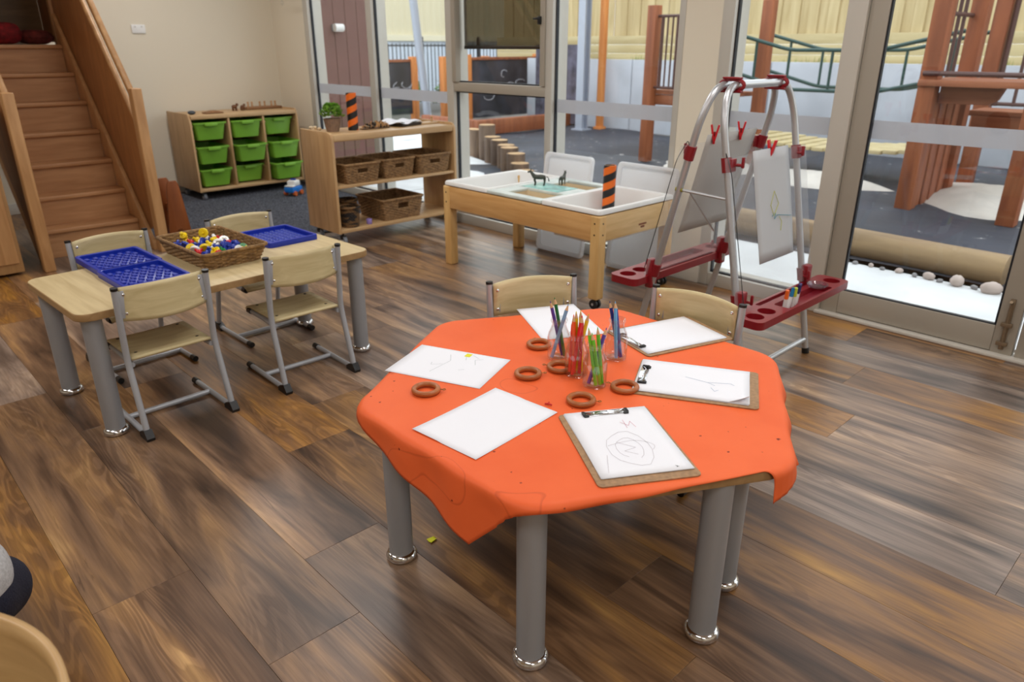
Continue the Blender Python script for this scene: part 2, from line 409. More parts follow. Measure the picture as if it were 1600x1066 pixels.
# door post + glazed doors
struct(G().box((-1.558, (YW+3.85)/2, 1.21), (.094, .15, 2.42), bev=.004).build('trim_7', mat('frame_powdercoat_light', (204, 199, 189), .45, .1)))
def door(idx, x0, x1, bolt_side):
    st = .088; rb = .132
    root = struct(G().box((x0+st/2, 3.745, 1.21), (st, .05, 2.39), bev=.004).build('door_%d' % idx, M_DOORF))
    G().box((x1-st/2, 3.745, 1.21), (st, .05, 2.39), bev=.004).build('stile', M_DOORF, root)
    G().box(((x0+x1)/2, 3.745, .015+rb/2-.0), (x1-x0-2*st, .05, rb-.01), bev=.004).build('bottom_rail', M_DOORF, root)
    G().box(((x0+x1)/2, 3.745, 2.36), (x1-x0-2*st, .05, .09), bev=.004).build('top_rail', M_DOORF, root)
    gx0, gx1 = x0+st, x1-st
    G().box(((gx0+gx1)/2, 3.75, 1.23), (gx1-gx0, .006, 2.2)).build('pane', M_GLASS, root)
    gk = G(); gk.box((gx0+.004, 3.735, 1.23), (.009, .02, 2.2)).box((gx1-.004, 3.735, 1.23), (.009, .02, 2.2)).box(((gx0+gx1)/2, 3.735, .142), (gx1-gx0-.018, .02, .011))
    gk.build('gasket', M_GASK, root)
    G().box(((gx0+gx1)/2, 3.757, .948), (gx1-gx0-.006, .002, .085)).build('frosted_strip', M_FROST, root)
    if bolt_side:
        bx = x1-.045; bt = G()
        bt.box((bx, 3.712, .16), (.020, .012, .24), bev=.002); bt.cyl((bx, 3.70, .05), (bx, 3.70, .26), .006, n=8)
        for z in (.07, .16): bt.box((bx, 3.703, z), (.045, .018, .018), bev=.002)
        bt.cyl((bx, 3.70, .262), (bx, 3.675, .275), .007, n=8)
        bt.build('bolt', mat('bolt_bronze', (140, 122, 100), .4, .6), root)
    return root
door(1, -1.508, -.618, True); door(2, -.608, .282, False)
struct(G().box((.32, 3.775, 1.21), (.07, .15, 2.42)).build('trim_8', M_ALU)); window(6, .36, 1.5)
struct(G().box((-.6, 3.735, .008), (1.85, .10, .016), bev=.004).build('door_3', M_TRIM)).name = 'trim_9'
# socket on the back wall
sk = thing('power_socket', 'small white double power socket high on the beige wall', 'socket', (XB+.001, 2.42, 1.46))
G().box((.005, 0, 0), (.010, .115, .072), bev=.003).build('plate', M_WHITEP, sk)
for y in (-.028, .028): G().box((.012, y, .018), (.004, .014, .010), bev=.001).build('switch', mat('socket_grey', (205, 204, 200), .4), sk)
# fill panels added on the ceiling to brighten the room, out of frame
def ceiling_fill(x, y, k):
    t = thing('ceiling_fill', 'unseen fill light panel added to the ceiling', 'light', (x, y, HC-.012), 0, 'fill light panels added to the ceiling')
    t['label'] = 'unseen white light panel added to the ceiling as fill'
    G().box((0, 0, 0), (1.24, .64, .024), bev=.004).build('frame', M_WHITEP, t)
    G().box((0, 0, -.013), (1.16, .56, .006)).build('diffuser', M_WHITEP, t)
    l = bpy.data.lights.new('fill_light', 'AREA'); l.shape = 'RECTANGLE'; l.size = 1.15; l.size_y = .55; l.energy = FILL_POWER; l.color = (1, .98, .955)
    lo = bpy.data.objects.new('fill_light', l); C.objects.link(lo); lo.parent = t; lo.location = (0, 0, -.03)
for k, (x, y) in enumerate([(-5.9, 2.2), (-3.5, 2.0), (-1.1, 2.0), (1.3, 2.0), (-5.0, -.6), (-2.6, -.6), (-.2, -.6), (1.9, -.6)]): ceiling_fill(x, y, k)

# ================================================================== HEXAGON TABLES
TZ = .468
def leg_part(parent, x, y, z1, r=.033):
    l = G().cyl((x, y, .022), (x, y, z1), r, n=24).build('leg', M_LEG, parent)
    G().lathe([(0, .001), (r+.004, .001), (r+.009, .006), (r+.010, .014), (r+.006, .022), (r, .026), (0, .026)], 24, (x, y, 0)).build('foot', M_CHROME, l)
    return l
def trapezoid(name, label, cx, cy, sgn):
    t = thing(name, label, 'table', (cx, cy, 0), 0, 'trapezoid tables pushed together into a hexagon')
    poly = round_poly([(.6, 0), (.3, sgn*.52), (-.3, sgn*.52), (-.6, 0)][::(1 if sgn > 0 else -1)], .045)
    G().prism(poly, TZ-.026, TZ-.002, bev=.003).build('tabletop', M_EDGE, t)
    for x, y in (((.268, .462), (-.238, .462), (.498, .108), (-.488, .09)) if sgn < 0 else ((.25, .445), (-.25, .445), (.462, .072), (-.485, .09))): leg_part(t, x, sgn*y, TZ-.026)
    return t
FX, FY = -1.165, 1.378; BX, BY = -1.190, 1.395
trapezoid('trapezoid_table', 'front trapezoid table under the orange cloth, with grey legs nearest the camera', FX, FY, -1)
trapezoid('trapezoid_table', 'rear trapezoid table under the orange cloth, nearest the easel', BX, BY, 1)
# cloth
hexo = [(FX-.3, FY-.52), (FX+.3, FY-.52), (FX+.6, FY), (BX+.3, BY+.52), (BX-.3, BY+.52), (BX-.6, BY)]
hexr = [Vector((x, y, 0)) for x, y in round_poly(hexo, .06, 6)]
def inside(p):
    c = False; n = len(hexr); j = n-1
    for i in range(n):
        a, b = hexr[i], hexr[j]
        if (a.y > p.y) != (b.y > p.y) and p.x < (b.x-a.x)*(p.y-a.y)/(b.y-a.y)+a.x: c = not c
        j = i
    return c
def nearest(p):
    best = (9, None)
    for i in range(len(hexr)):
        a, b = hexr[i-1], hexr[i]; d = b-a; L2 = d.length_squared
        t = 0 if L2 == 0 else max(0, min(1, (p-a).dot(d)/L2)); q = a+d*t; e = (p-q).length
        if e < best[0]: best = (e, q)
    return best
def poly_at(pts, t):
    L = [0]
    for i in range(1, len(pts)): L.append(L[-1]+(Vector(pts[i])-Vector(pts[i-1])).length)
    s = t*L[-1]
    for i in range(1, len(pts)):
        if s <= L[i] or i == len(pts)-1:
            u = (s-L[i-1])/(L[i]-L[i-1]); return Vector(pts[i-1]).lerp(Vector(pts[i]), u)
def smooth_curve(pts, n=3):
    P = [Vector(p) for p in pts]
    for _ in range(n):
        Q = [P[0]]
        for i in range(len(P)-1):
            Q += [P[i].lerp(P[i+1], .25), P[i].lerp(P[i+1], .75)]
        Q.append(P[-1]); P = Q
    return [tuple(p) for p in P]
T1 = (-1.0, .695); T2 = (-.506, 1.31); T3 = (-.85, 1.985); T4 = (-1.86, 1.43)
bot = smooth_curve([T1, (-.90, .80), (-.809, .895), (-.728, 1.056), (-.648, 1.218), (-.607, 1.2985), (-.590, 1.338), T2])
rig = smooth_curve([T2, (-.505, 1.40), (-.637, 1.576), (-.757, 1.784), T3])
top = smooth_curve([T3, (-1.2, 1.965), (-1.50, 1.96), (-1.68, 1.70), T4])
lef = smooth_curve([T4, (-1.72, 1.22), (-1.56, .92), (-1.44, .80), (-1.22, .75), T1])
def coons(u, v):
    b, t = poly_at(bot, u), poly_at(top, 1-u); l, r = poly_at(lef, 1-v), poly_at(rig, v)
    P = lambda q: Vector(q)
    return (b*(1-v)+t*v) + (l*(1-u)+r*u) - (P(T1)*(1-u)*(1-v)+P(T2)*u*(1-v)+P(T4)*(1-u)*v+P(T3)*u*v)
def drape(u, v):
    p2 = coons(u, v); p = Vector((p2.x, p2.y, 0)); z = TZ
    if inside(p): return (p.x, p.y, z+.0004*math.sin(p.x*23)*math.sin(p.y*19))
    d, q = nearest(p)
    if d < 1e-6: return (p.x, p.y, z)
    n = (p-q)/d; r = .016
    ang = math.atan2(q.y-1.39, q.x+1.15)
    amax = math.radians(84)
    if .12 < ang < .95: amax = math.radians(70)
    a = min(d/r, amax); s = d-r*a
    wob = .006*math.sin(ang*17)*min(1, d/.06)
    o = q + n*(.0015 + r*math.sin(a)+s*math.cos(a)+wob)
    return (o.x, o.y, z-r*(1-math.cos(a))-s*math.sin(a))
def cloth_material():
    m, nt, p = newmat('orange_oilcloth'); N = nt.nodes; L = nt.links
    tc = N.new('ShaderNodeTexCoord')
    nz = N.new('ShaderNodeTexNoise'); nz.inputs['Scale'].default_value = 5; nz.inputs['Detail'].default_value = 4; L.new(tc.outputs['Object'], nz.inputs['Vector'])
    r = N.new('ShaderNodeValToRGB'); e = r.color_ramp.elements; e[0].position = .35; e[1].position = .7
    e[0].color = lin((230, 98, 46)); e[1].color = lin((238, 108, 56)); L.new(nz.outputs['Fac'], r.inputs['Fac'])
    # felt-pen specks and thin scribbles
    vo = N.new('ShaderNodeTexNoise'); vo.inputs['Scale'].default_value = 60; vo.inputs['Detail'].default_value = 1; L.new(tc.outputs['Object'], vo.inputs['Vector'])
    rk = N.new('ShaderNodeValToRGB'); rk.color_ramp.elements[0].position = .76; rk.color_ramp.elements[1].position = .80
    rk.color_ramp.elements[0].color = (1, 1, 1, 1); rk.color_ramp.elements[1].color = (.25, .12, .12, 1); L.new(vo.outputs['Fac'], rk.inputs['Fac'])
    wv = N.new('ShaderNodeTexNoise'); wv.inputs['Scale'].default_value = 4.3; wv.inputs['Detail'].default_value = 1.5; L.new(tc.outputs['Object'], wv.inputs['Vector'])
    rw = N.new('ShaderNodeValToRGB'); rw.color_ramp.elements[0].position = .655; rw.color_ramp.elements[0].color = (1, 1, 1, 1)
    q = rw.color_ramp.elements.new(.658); q.color = (.55, .4, .4, 1); rw.color_ramp.elements[2].position = .661; rw.color_ramp.elements[2].color = (1, 1, 1, 1)
    L.new(wv.outputs['Fac'], rw.inputs['Fac'])
    a = N.new('ShaderNodeMix'); a.data_type = 'RGBA'; a.blend_type = 'MULTIPLY'; a.inputs['Factor'].default_value = 1
    b = N.new('ShaderNodeMix'); b.data_type = 'RGBA'; b.blend_type = 'MULTIPLY'; b.inputs['Factor'].default_value = 1
    L.new(r.outputs['Color'], a.inputs['A']); L.new(rk.outputs['Color'], a.inputs['B'])
    L.new(a.outputs['Result'], b.inputs['A']); L.new(rw.outputs['Color'], b.inputs['B']); L.new(b.outputs['Result'], p.inputs['Base Color'])
    p.inputs['Roughness'].default_value = .55; p.inputs['Specular IOR Level'].default_value = .3
    return m
cl = G().grid(drape, 110, 110).build('tablecloth', cloth_material(), smooth=0, solid=.0014)
for pl in cl.data.polygons: pl.use_smooth = True
tag(cl, 'bright orange oilcloth draped over the hexagon table, marked with pen', 'tablecloth')
CZ = TZ+.0012
# ------------------------------------------------------------------ papers and clipboards
def scribble(name, col, strokes):
    """pencil strokes: thin raised ribbons (flat print on the sheet)"""
    g = G()
    for st in strokes:
        P = [Vector((x, y, 0)) for x, y in st]
        for i in range(len(P)-1):
            d = (P[i+1]-P[i]); n = Vector((-d.y, d.x, 0)).normalized()*.0006
            vs = [g.bm.verts.new(v) for v in (P[i]-n, P[i+1]-n, P[i+1]+n, P[i]+n)]; g.bm.faces.new(vs)
    return g
def arc(cx, cy, rx, ry, a0, a1, n=14, rot=0):
    out = []
    for i in range(n+1):
        a = a0+(a1-a0)*i/n; x, y = rx*math.cos(a)*(1+.1*math.sin(3*a)), ry*math.sin(a)
        out.append((cx+x*math.cos(rot)-y*math.sin(rot), cy+x*math.sin(rot)+y*math.cos(rot)))
    return out
def sheet(corners, lift=.0, curl=0):
    """quad sheet from four plan corners"""
    c = [Vector((x, y, 0)) for x, y in corners]; ctr = sum(c, Vector())/4
    def fn(u, v):
        p = c[0]*(1-u)*(1-v)+c[1]*u*(1-v)+c[2]*u*v+c[3]*(1-u)*v - ctr
        z = curl*(max(0, u-.75)*max(0, v-.75))*16
        return (p.x, p.y, z)
    return fn, ctr
def quadframe(corners):
    c = [Vector((x, y, 0)) for x, y in corners]; ctr = sum(c, Vector())/4
    ux = ((c[1]-c[0])+(c[2]-c[3])).normalized(); return ctr, math.atan2(ux.y, ux.x), ((c[1]-c[0]).length+(c[2]-c[3]).length)/2, ((c[3]-c[0]).length+(c[2]-c[1]).length)/2
def paper(label, corners, z=CZ, curl=0, strokes=None, group='loose sheets of drawing paper on the orange cloth'):
    ctr, ang, W, Hh = quadframe(corners)
    t = thing('paper_sheet', label, 'paper', (ctr.x, ctr.y, z), ang, group)
    def fn(u, v):
        zz = .0006 + curl*(u-.5)**2*(1 if v > .5 else .4)
        return ((u-.5)*.297 if W > Hh else (u-.5)*.21, (v-.5)*.21 if W > Hh else (v-.5)*.297, zz)
    s = G().grid(fn, 14, 10).build('sheet', M_PAPER, t, solid=.0004)
    for nm, col, st in (strokes or []):
        scribble(nm, col, st).build(nm, mat('ink_'+nm, col, .7), t, loc=(0, 0, .0011+curl*.02), smooth=0)
    return t
paper('blank white sheet with a wavy edge at the front left of the orange cloth', [(-1.271, .874), (-1.295, 1.167), (-1.088, 1.214), (-1.055, .90)], curl=.01)
paper('white sheet with a small yellow flower drawing at the left of the orange cloth', [(-1.607, 1.026), (-1.688, 1.218), (-1.396, 1.339), (-1.316, 1.151)], z=CZ,
      strokes=[('flower_drawing', (226, 222, 40), [[(.085+.0012*i, -.03+.0), (.085+.0012*i, -.012)] for i in range(-9, 10)]),
               ('pencil_lines', (176, 186, 190), [[(.09, -.035), (.075, -.06)], [(.075, -.02), (.05, -.03)], [(-.06, .03), (.03, .01), (.07, .03)], [(-.02, -.04), (-.01, -.055)], [(.0, .02), (-.015, .05), (.0, .055)], [(.03, -.07), (.06, -.055), (.075, -.075)]])])
paper('blank white sheet lying behind the pencil bottles', [(-1.71, 1.652), (-1.601, 1.854), (-1.35, 1.71), (-1.459, 1.502)])
def clipboard(label, ctr, ang, pw_off, strokes=None, bent=0, npaper=5):
    """local: clip at -x end, board .32 x .23"""
    t = thing('clipboard', label, 'clipboard', (ctr[0], ctr[1], CZ), ang, 'clipboards on the orange cloth')
    G().prism(rpoly(.325, .232, .012), 0, .003, bev=.0006).build('board', M_HARD, t)
    for k in range(npaper):
        a = random.uniform(-.012, .012); dx = random.uniform(-.002, .002)
        def fn(u, v, k=k, a=a, dx=dx):
            x, y = (u-.5)*.297, (v-.5)*.21
            z = .0034+k*.0007 + (bent*max(0, u-.85)*max(0, .2-v)*20 if k == npaper-1 else 0)
            return (pw_off+dx+x*math.cos(a)-y*math.sin(a), x*math.sin(a)+y*math.cos(a)+.004, z)
        G().grid(fn, 12, 8).build('sheet', M_PAPER, t, solid=.0003)
    c = G(); zc = .0075
    c.box((-.143, 0, zc), (.022, .115, .0016), bev=.0006)
    c.tube(fillet([(-.150, -.05, zc+.002), (-.138, -.03, zc+.004), (-.146, 0, zc+.004), (-.138, .03, zc+.004), (-.150, .05, zc+.002)], .01), .0012, 6)
    cp_ = c.build('clip', M_CHROME, t)
    for y in (-.055, .055):
        G().box((-.142, y, zc+.002), (.020, .008, .006), bev=.002).box((-.132, y*.93, zc+.001), (.008, .013, .005), bev=.002).build('clip_end', M_BLACK, cp_)
    for nm, col, st in (strokes or []):
        scribble(nm, col, st).build(nm, mat('ink_'+nm, col, .7), t, loc=(0, 0, .0034+npaper*.0007), smooth=0)
    return t
clipboard('brown clipboard with a grey pencil scribble at the front edge of the orange cloth', (-.875, 1.196), math.atan2(-.18, .29), -.012,
          [('grey_scribble', (206, 203, 209), [arc(.03, 0, .075, .05, 0, 6.3), arc(.03, .0, .045, .03, .4, 5.8), arc(.03, .0, .03, .06, 1, 4), [(.0, -.02), (.03, .015), (.04, -.015), (.06, .01)], [(.05, -.06), (.12, -.08)]]),
           ('pink_scribble', (224, 170, 184), [[(-.09, .02), (-.07, .035), (-.09, .045), (-.06, .05)], [(-.10, .03), (-.06, .028)]]), ('ink_spot', (30, 30, 40), [[(.12, .072), (.125, .078)], [(.121, .074), (.127, .074)]])])
clipboard('brown clipboard with bent blue-scribbled paper at the right of the orange cloth', (-.943, 1.594), math.atan2(.165, .295), -.010,
          [('blue_scribble', (150, 170, 196), [[(-.03, .02), (.0, .01), (.03, .0), (.05, -.015)], [(.03, 0), (.09, .01), (.1, .0)], [(.04, -.03), (.05, -.05), (.06, -.04)]])], bent=.04)
clipboard('brown clipboard with blank paper at the back of the orange cloth by the chair', (-1.20, 1.835), math.atan2(.31, .10), -.004, npaper=3)
# ------------------------------------------------------------------ curtain rings
M_RING = wood('ring_wood', (150, 82, 36), (176, 104, 52), (20, 20, 20), .35, .01)
def ring(label, x, y, rz, z=CZ, tilt=0):
    t = thing('wooden_ring', label, 'ring', (x, y, z), rz, 'wooden curtain rings on the orange cloth'); t.rotation_euler[1] = tilt
    g = G(); n = 36; R_, r_ = .0315, .0075
    g.tube([(R_*math.cos(2*PI*k/n), R_*math.sin(2*PI*k/n), r_) for k in range(n)], r_, 12, loop=True); g.build('hoop', M_RING, t)
    e = G(); e.cyl((R_+r_-.001, 0, r_), (R_+r_+.005, 0, r_), .0012, n=8)
    e.tube([(R_+r_+.009+.004*math.cos(2*PI*k/12), .004*math.sin(2*PI*k/12), r_) for k in range(12)], .001, 6, loop=True)
    e.build('screw_eye', mat('brass', (150, 110, 60), .3, .9), t)
for lab, x, y, a in (('wooden ring at the far left, near the flower drawing', -1.409, 1.031, .8), ('wooden ring left of the red pencils, alone on the cloth', -1.294, 1.298, .9),
                     ('wooden ring just behind the left bottle, touching the blank sheet', -1.422, 1.473, 2.6), ('wooden ring at the foot of the left bottle', -1.262, 1.395, 3.6),
                     ('wooden ring right of the green pencils, by the right clipboard', -1.055, 1.425, 3.4), ('wooden ring in front, beside the clip of the front clipboard', -1.085, 1.283, .6)):
    ring(lab, x, y, a)
# ------------------------------------------------------------------ bottles and pencils
M_BOT = thin_glass('bottle_glass', (.96, .97, .97), 1.5, .02, .05)
def bottle(label, x, y):
    t = thing('glass_bottle', label, 'bottle', (x, y, CZ), random.uniform(0, 6), 'small milk bottles holding pencils')
    pr_ = [(0, .003), (.026, .003), (.030, .0), (.0325, .006), (.033, .03), (.033, .066), (.030, .080), (.0235, .095), (.0205, .106), (.0205, .112), (.0235, .114), (.0245, .119), (.0235, .124), (.0205, .125),
           (.0195, .120), (.0185, .106), (.0215, .094), (.028, .079), (.031, .066), (.031, .01), (.026, .006), (0, .006)]
    G().lathe(pr_, 32).build('glass', M_BOT, t); return t
BOT = {'left': (-1.322, 1.452), 'red': (-1.208, 1.402), 'green': (-1.128, 1.386), 'blue': (-1.205, 1.572)}
bottle('glass milk bottle on the left, holding purple, green and pale blue pencils', *BOT['left'])
bottle('glass milk bottle in the middle, holding red and orange pencils', *BOT['red'])
bottle('glass milk bottle in front, holding lime green pencils', *BOT['green'])
bottle('glass milk bottle on the right, holding blue pencils', *BOT['blue'])
def pencil(label, b, col, base, lean, ln=.172, group='coloured pencils in the bottles'):
    """base: offset at bottle floor; lean: offset where it crosses the neck"""
    bx, by = BOT[b]; p0 = Vector((bx+base[0], by+base[1], CZ+.0075)); p1 = Vector((bx+lean[0], by+lean[1], CZ+.115)); d = (p1-p0).normalized()
    t = thing('pencil', label, 'pencil', tuple(p0), 0, group)
    t.rotation_mode = 'QUATERNION'; t.rotation_quaternion = Vector((0, 0, 1)).rotation_difference(d)
    cm = mat('pencil_%d_%d_%d' % col, col, .35)
    G().cyl((0, 0, 0), (0, 0, ln-.020), .0052, n=6).build('shaft', cm, t, smooth=20)
    G().cyl((0, 0, ln-.020), (0, 0, ln-.006), .0050, .0018, n=10).build('sharpened_wood', mat('pencil_wood', (214, 170, 128), .6), t)
    G().cyl((0, 0, ln-.006), (0, 0, ln), .0018, .0005, n=8).build('lead', cm, t)
# camera-right in plan is (.69,.72); away is (-.72,.69)
def rr(a, b): return (.69*a-.72*b, .72*a+.69*b)
pencil('purple pencil leaning left in the left bottle', 'left', (82, 52, 150), rr(.012, .004), rr(-.013, .004))
pencil('dark green pencil standing in the left bottle', 'left', (16, 110, 52), rr(.018, -.004), rr(-.002, .010), .178)
pencil('pale blue pencil leaning right across the left bottle', 'left', (132, 172, 214), rr(-.020, -.012), rr(.010, -.006), .168)
pencil('orange pencil in the middle bottle', 'red', (240, 92, 40), rr(-.006, -.006), rr(-.010, -.004))
pencil('red pencil in the middle bottle, front one', 'red', (222, 20, 36), rr(-.012, -.016), rr(.002, -.010))
pencil('red pencil in the middle bottle, beside the orange one', 'red', (214, 16, 40), rr(.008, -.008), rr(.010, -.004), .168)
pencil('coral red pencil at the back of the middle bottle', 'red', (230, 60, 40), rr(-.018, .004), rr(-.014, .004), .160)
pencil('lemon yellow pencil standing behind the red ones', 'red', (232, 216, 40), rr(.002, .012), rr(-.002, .012), .176)
pencil('golden yellow pencil upright in the middle bottle', 'red', (240, 206, 30), rr(.014, .006), rr(.010, .008), .180)
pencil('yellow pencil leaning right out of the middle bottle', 'red', (236, 200, 24), rr(-.004, .010), rr(.016, .002), .178)
pencil('lime green pencil at the left in the front bottle', 'green', (112, 200, 40), rr(.002, -.016), rr(-.014, -.002), .160)
pencil('lime green pencil in the centre of the front bottle', 'green', (104, 192, 36), rr(.014, -.012), rr(-.006, -.008), .150)
pencil('grass green pencil at the right in the front bottle', 'green', (98, 186, 44), rr(.020, -.004), rr(.008, .002), .160)
pencil('violet pencil leaning right in the front bottle', 'green', (92, 66, 160), rr(-.016, -.004), rr(.014, .006), .162)
pencil('navy pencil leaning left in the right bottle', 'blue', (28, 42, 128), rr(.010, .0), rr(-.012, .006), .170)
pencil('sky blue pencil at the front of the right bottle', 'blue', (110, 180, 230), rr(.000, -.016), rr(-.006, -.006), .170)
pencil('royal blue pencil at the right in the right bottle', 'blue', (30, 60, 150), rr(.014, -.010), rr(.000, .004), .165)
# pencil shavings
g = G(); g.tube([(.0, 0, .003), (.006, .006, .003), (.012, .002, .006), (.018, .008, .003)], .0022, 6); g.tube([(.006, .006, .003), (.002, .014, .003)], .002, 6)
tag(g.build('pencil_shaving', mat('red_scrap', (196, 34, 30), .6), loc=(-1.14, 1.205, CZ)), 'tiny red scrap on the orange cloth near the front ring', 'scrap')
g = G(); g.grid(lambda u, v: ((u-.5)*.022*(1-.4*v), (v-.5)*.024, .002+.006*abs(u-.5)), 4, 4)
tag(g.build('paper_scrap', mat('yellow_scrap', (214, 214, 20), .6), loc=(-1.40, 1.02, 0), solid=.001), 'small yellow scrap on the floor beside a grey table leg', 'scrap')

# ================================================================== CHAIRS
def make_chair(label, group):
    """origin between the rear feet on the floor; the sitter faces -x"""
    t = thing('school_chair', label, 'chair', (0, 0, 0), 0, group); W = .157
    for s in (-1, 1):
        y = s*W
        up = fillet([(-.004, y*1.02, .014), (-.070, y, .285), (-.050, y, .555)], .05, 6)
        u = G().tube(up, .0115, 12).build('side_tube', M_STEEL, t)
        G().cyl((-.0495, y, .553), (-.0488, y, .562), .0125, n=14).build('end_cap', M_BLACK, u)
        r = G().tube([(-.01, y*1.02, .0135), (-.345, y*1.02, .0135)], .0105, 12).build('runner', M_STEEL, t)
        G().cyl((-.325, y*1.02, .0135), (-.358, y*1.02, .0135), .013, n=14).build('runner_cap', M_BLACK, r)
        f = G(); f.prism([(.020, 0), (.024, .012), (.004, .040), (-.028, .030), (-.050, .016), (-.050, 0)], -.014, .014, M=Matrix.Translation((0, y*1.02, 0)) @ Matrix.Rotation(PI/2, 4, 'X'))
        f.build('heel_foot', M_BLACK, u)
        G().tube(fillet([(-.068, y*.92, .268), (-.20, y*.88, .270), (-.315, y*.88, .270)], .02), .010, 10).build('seat_tube', M_STEEL, t)
        G().cyl((-.30, y*.88, .270), (-.330, y*.88, .270), .0125, n=12).build('seat_tube_cap', M_BLACK, t)
        G().box((-.0535, s*(W-.024), .497), (.0035, .030, .098), bev=.0015).build('back_plate', M_STEEL, t)
    G().tube([(-.205, -W, .0135), (-.205, W, .0135)], .0105, 12).build('crossbar', M_STEEL, t)
    def seat(u, v):
        x, y = -.352+u*.285, (v-.5)*.285
        z = .290 - .010*math.sin(PI*min(1, u*1.1))*math.cos((v-.5)*PI)
        if u < .16: z -= (.16-u)**2*.75
        return (x, y, z)
    st = G().grid(seat, 16, 12).build('seat', M_PLYX, t, solid=.010)
    for x in (-.30, -.115):
        for s in (-1, 1): G().cyl((x, s*.112, .291), (x, s*.112, .2945), .006, n=12).build('seat_screw', M_BLACK, st)
    def back(u, v):
        y = (u-.5)*2*(W-.012); b = 1-(2*u-1)**2
        z = .438+v*.118 + (.006*b if v > .5 else -.008*b)
        return (-.062+.034*b - .006*(v-.5), y, z)
    bk = G().grid(back, 18, 8).build('backrest', M_PLYX, t, solid=.009)
    for z in (.463, .532):
        for s in (-1, 1):
            G().sphere((-.066, s*(W-.026), z), .0062, (.6, 1, 1), 10).build('bolt', M_CHROME, bk)
            G().sphere((-.0515, s*(W-.026), z), .0062, (.6, 1, 1), 10).build('bolt', M_CHROME, bk)
    return t
CG = 'pale ply school chairs on grey tube frames'
c0 = make_chair('pale ply chair at the near left side of the rectangular table, back to the camera', CG)
c0.location = (-2.572, .797, 0); c0.rotation_euler = (0, 0, math.radians(1.5))
dup(c0, (-2.570, 1.342, 0), math.radians(-1), 'pale ply chair at the near right side of the rectangular table, by the easel side')
dup(c0, (-3.50, .86, 0), math.radians(183), 'pale ply chair behind the rectangular table, in front of the stairs')
dup(c0, (-3.49, 1.45, 0), math.radians(181), 'pale ply chair behind the rectangular table, in front of the grey carpet')
def place_back(p, q, label):
    """chair whose backrest tube tops stand at p and q (plan), sitter facing the hexagon table"""
    p, q = Vector((*p, 0)), Vector((*q, 0)); mid = (p+q)/2; d = (q-p).normalized(); fwd = Vector((d.y, -d.x, 0))
    if fwd.dot(Vector((-1.15, 1.39, 0))-mid) < 0: fwd = -fwd
    ang = math.atan2(-fwd.y, -fwd.x); o = mid - fwd*.05
    dup(c0, (o.x, o.y, 0), ang, label)
place_back((-1.800, 1.597), (-1.650, 1.897), 'pale ply chair pushed in behind the orange cloth, next to the sand table leg')
place_back((-1.378, 1.998), (-1.058, 2.026), 'pale ply chair pushed in behind the orange cloth, in front of the easel tray')
# foreground chair with a wrap-round back
t = thing('tub_chair', 'wooden tub chair with a curved plywood back, cut off at the bottom left corner', 'chair', (-.945, -.237, 0), 0)
def tub(u, v):
    a = math.radians(8+164*u); R_ = .305
    return (R_*math.cos(a), R_*math.sin(a), .33+v*(.235+.0*math.sin(a)))
G().grid(tub, 40, 8).build('backrest', wood('tub_ply', (176, 140, 92), (200, 164, 114), (6, 6, 40), .4, .02), t, solid=.012)
G().lathe([(0, .285), (.285, .285), (.29, .291), (.29, .299), (.285, .305), (0, .305)], 40).build('seat', M_PLYX, t)
for a in (45, 135, 225, 315):
    x, y = .25*math.cos(math.radians(a)), .25*math.sin(math.radians(a))
    G().cyl((x*1.05, y*1.05, 0), (x, y, .287), .014, .017, n=14).build('leg', M_STEEL, t)
for a in (40, 90, 140):
    x, y = .292*math.cos(math.radians(a)), .292*math.sin(math.radians(a)); G().cyl((x, y, .295), (x, y, .40), .010, n=10).build('back_support', M_STEEL, t)
# ================================================================== RECTANGULAR TABLE
RZ = .48; rt = thing('rectangular_table', 'pale maple rectangular table on four grey legs', 'table', (-2.975, 1.102, 0), math.radians(2.7))
tp = G().prism(rpoly(.60, 1.20, .05), RZ-.026, RZ, bev=.003).build('tabletop', M_EDGE, rt)
G().prism(rpoly(.594, 1.194, .048), RZ-.0005, RZ+.0008).build('laminate', M_PLY, tp)
for x in (.245, -.245):
    for y in (.545, -.545): leg_part(rt, x, y, RZ-.026, .034)
RZ += .001
def pegboard(label, x, y, rz, holes):
    t = thing('peg_tray', label, 'tray', (x, y, RZ), rz, 'blue plastic peg trays on the rectangular table')
    G().prism(rpoly(.30, .25, .018), 0, .006, bev=.001).build('base', M_BLUE, t)
    g = G(); o, i = rpoly(.30, .25, .018, 6), rpoly(.272, .222, .012, 6)
    rings = [[(x_, y_, z_) for x_, y_ in pl] for pl, z_ in ((o, .004), (o, .022), (rpoly(.296, .246, .017, 6), .024), (rpoly(.276, .226, .013, 6), .024), (i, .022), (i, .004))]
    g.loft(rings, True, False, True); g.build('rim', M_BLUE, t)
    hm = mat('peg_dot_pale_blue', (92, 106, 190), .45)
    if holes == 'dots':
        me = G().lathe([(.0045, 0), (.0085, 0), (.0085, .003), (.0045, .003)], 14).mesh('ring_socket'); me.materials.append(hm)
        for r_ in range(7):
            for c_ in range(9): share('ring_socket', me, None, t, (-.112+c_*.028, -.085+r_*.0283+(.0 if c_ % 2 else .0), .006))
    else:
        me = G().box((0, 0, .004), (.026, .017, .008), bev=.003).mesh('stud'); me.materials.append(mat('stud_blue', (44, 58, 160), .6))
        for r_ in range(6):
            for c_ in range(7): share('stud', me, None, t, (-.108+c_*.036, -.082+r_*.033+(.008 if c_ % 2 else -.008), .005))
    return t
pegboard('blue studded tray at the far left of the rectangular table', -3.245, .835, math.radians(2), 'studs')
pegboard('blue studded tray nearest the camera, behind a chair back', -2.955, .838, math.radians(2), 'studs')
pegboard('blue tray with pale ring sockets, right of the toy basket', -3.18, 1.515, math.radians(2), 'dots')
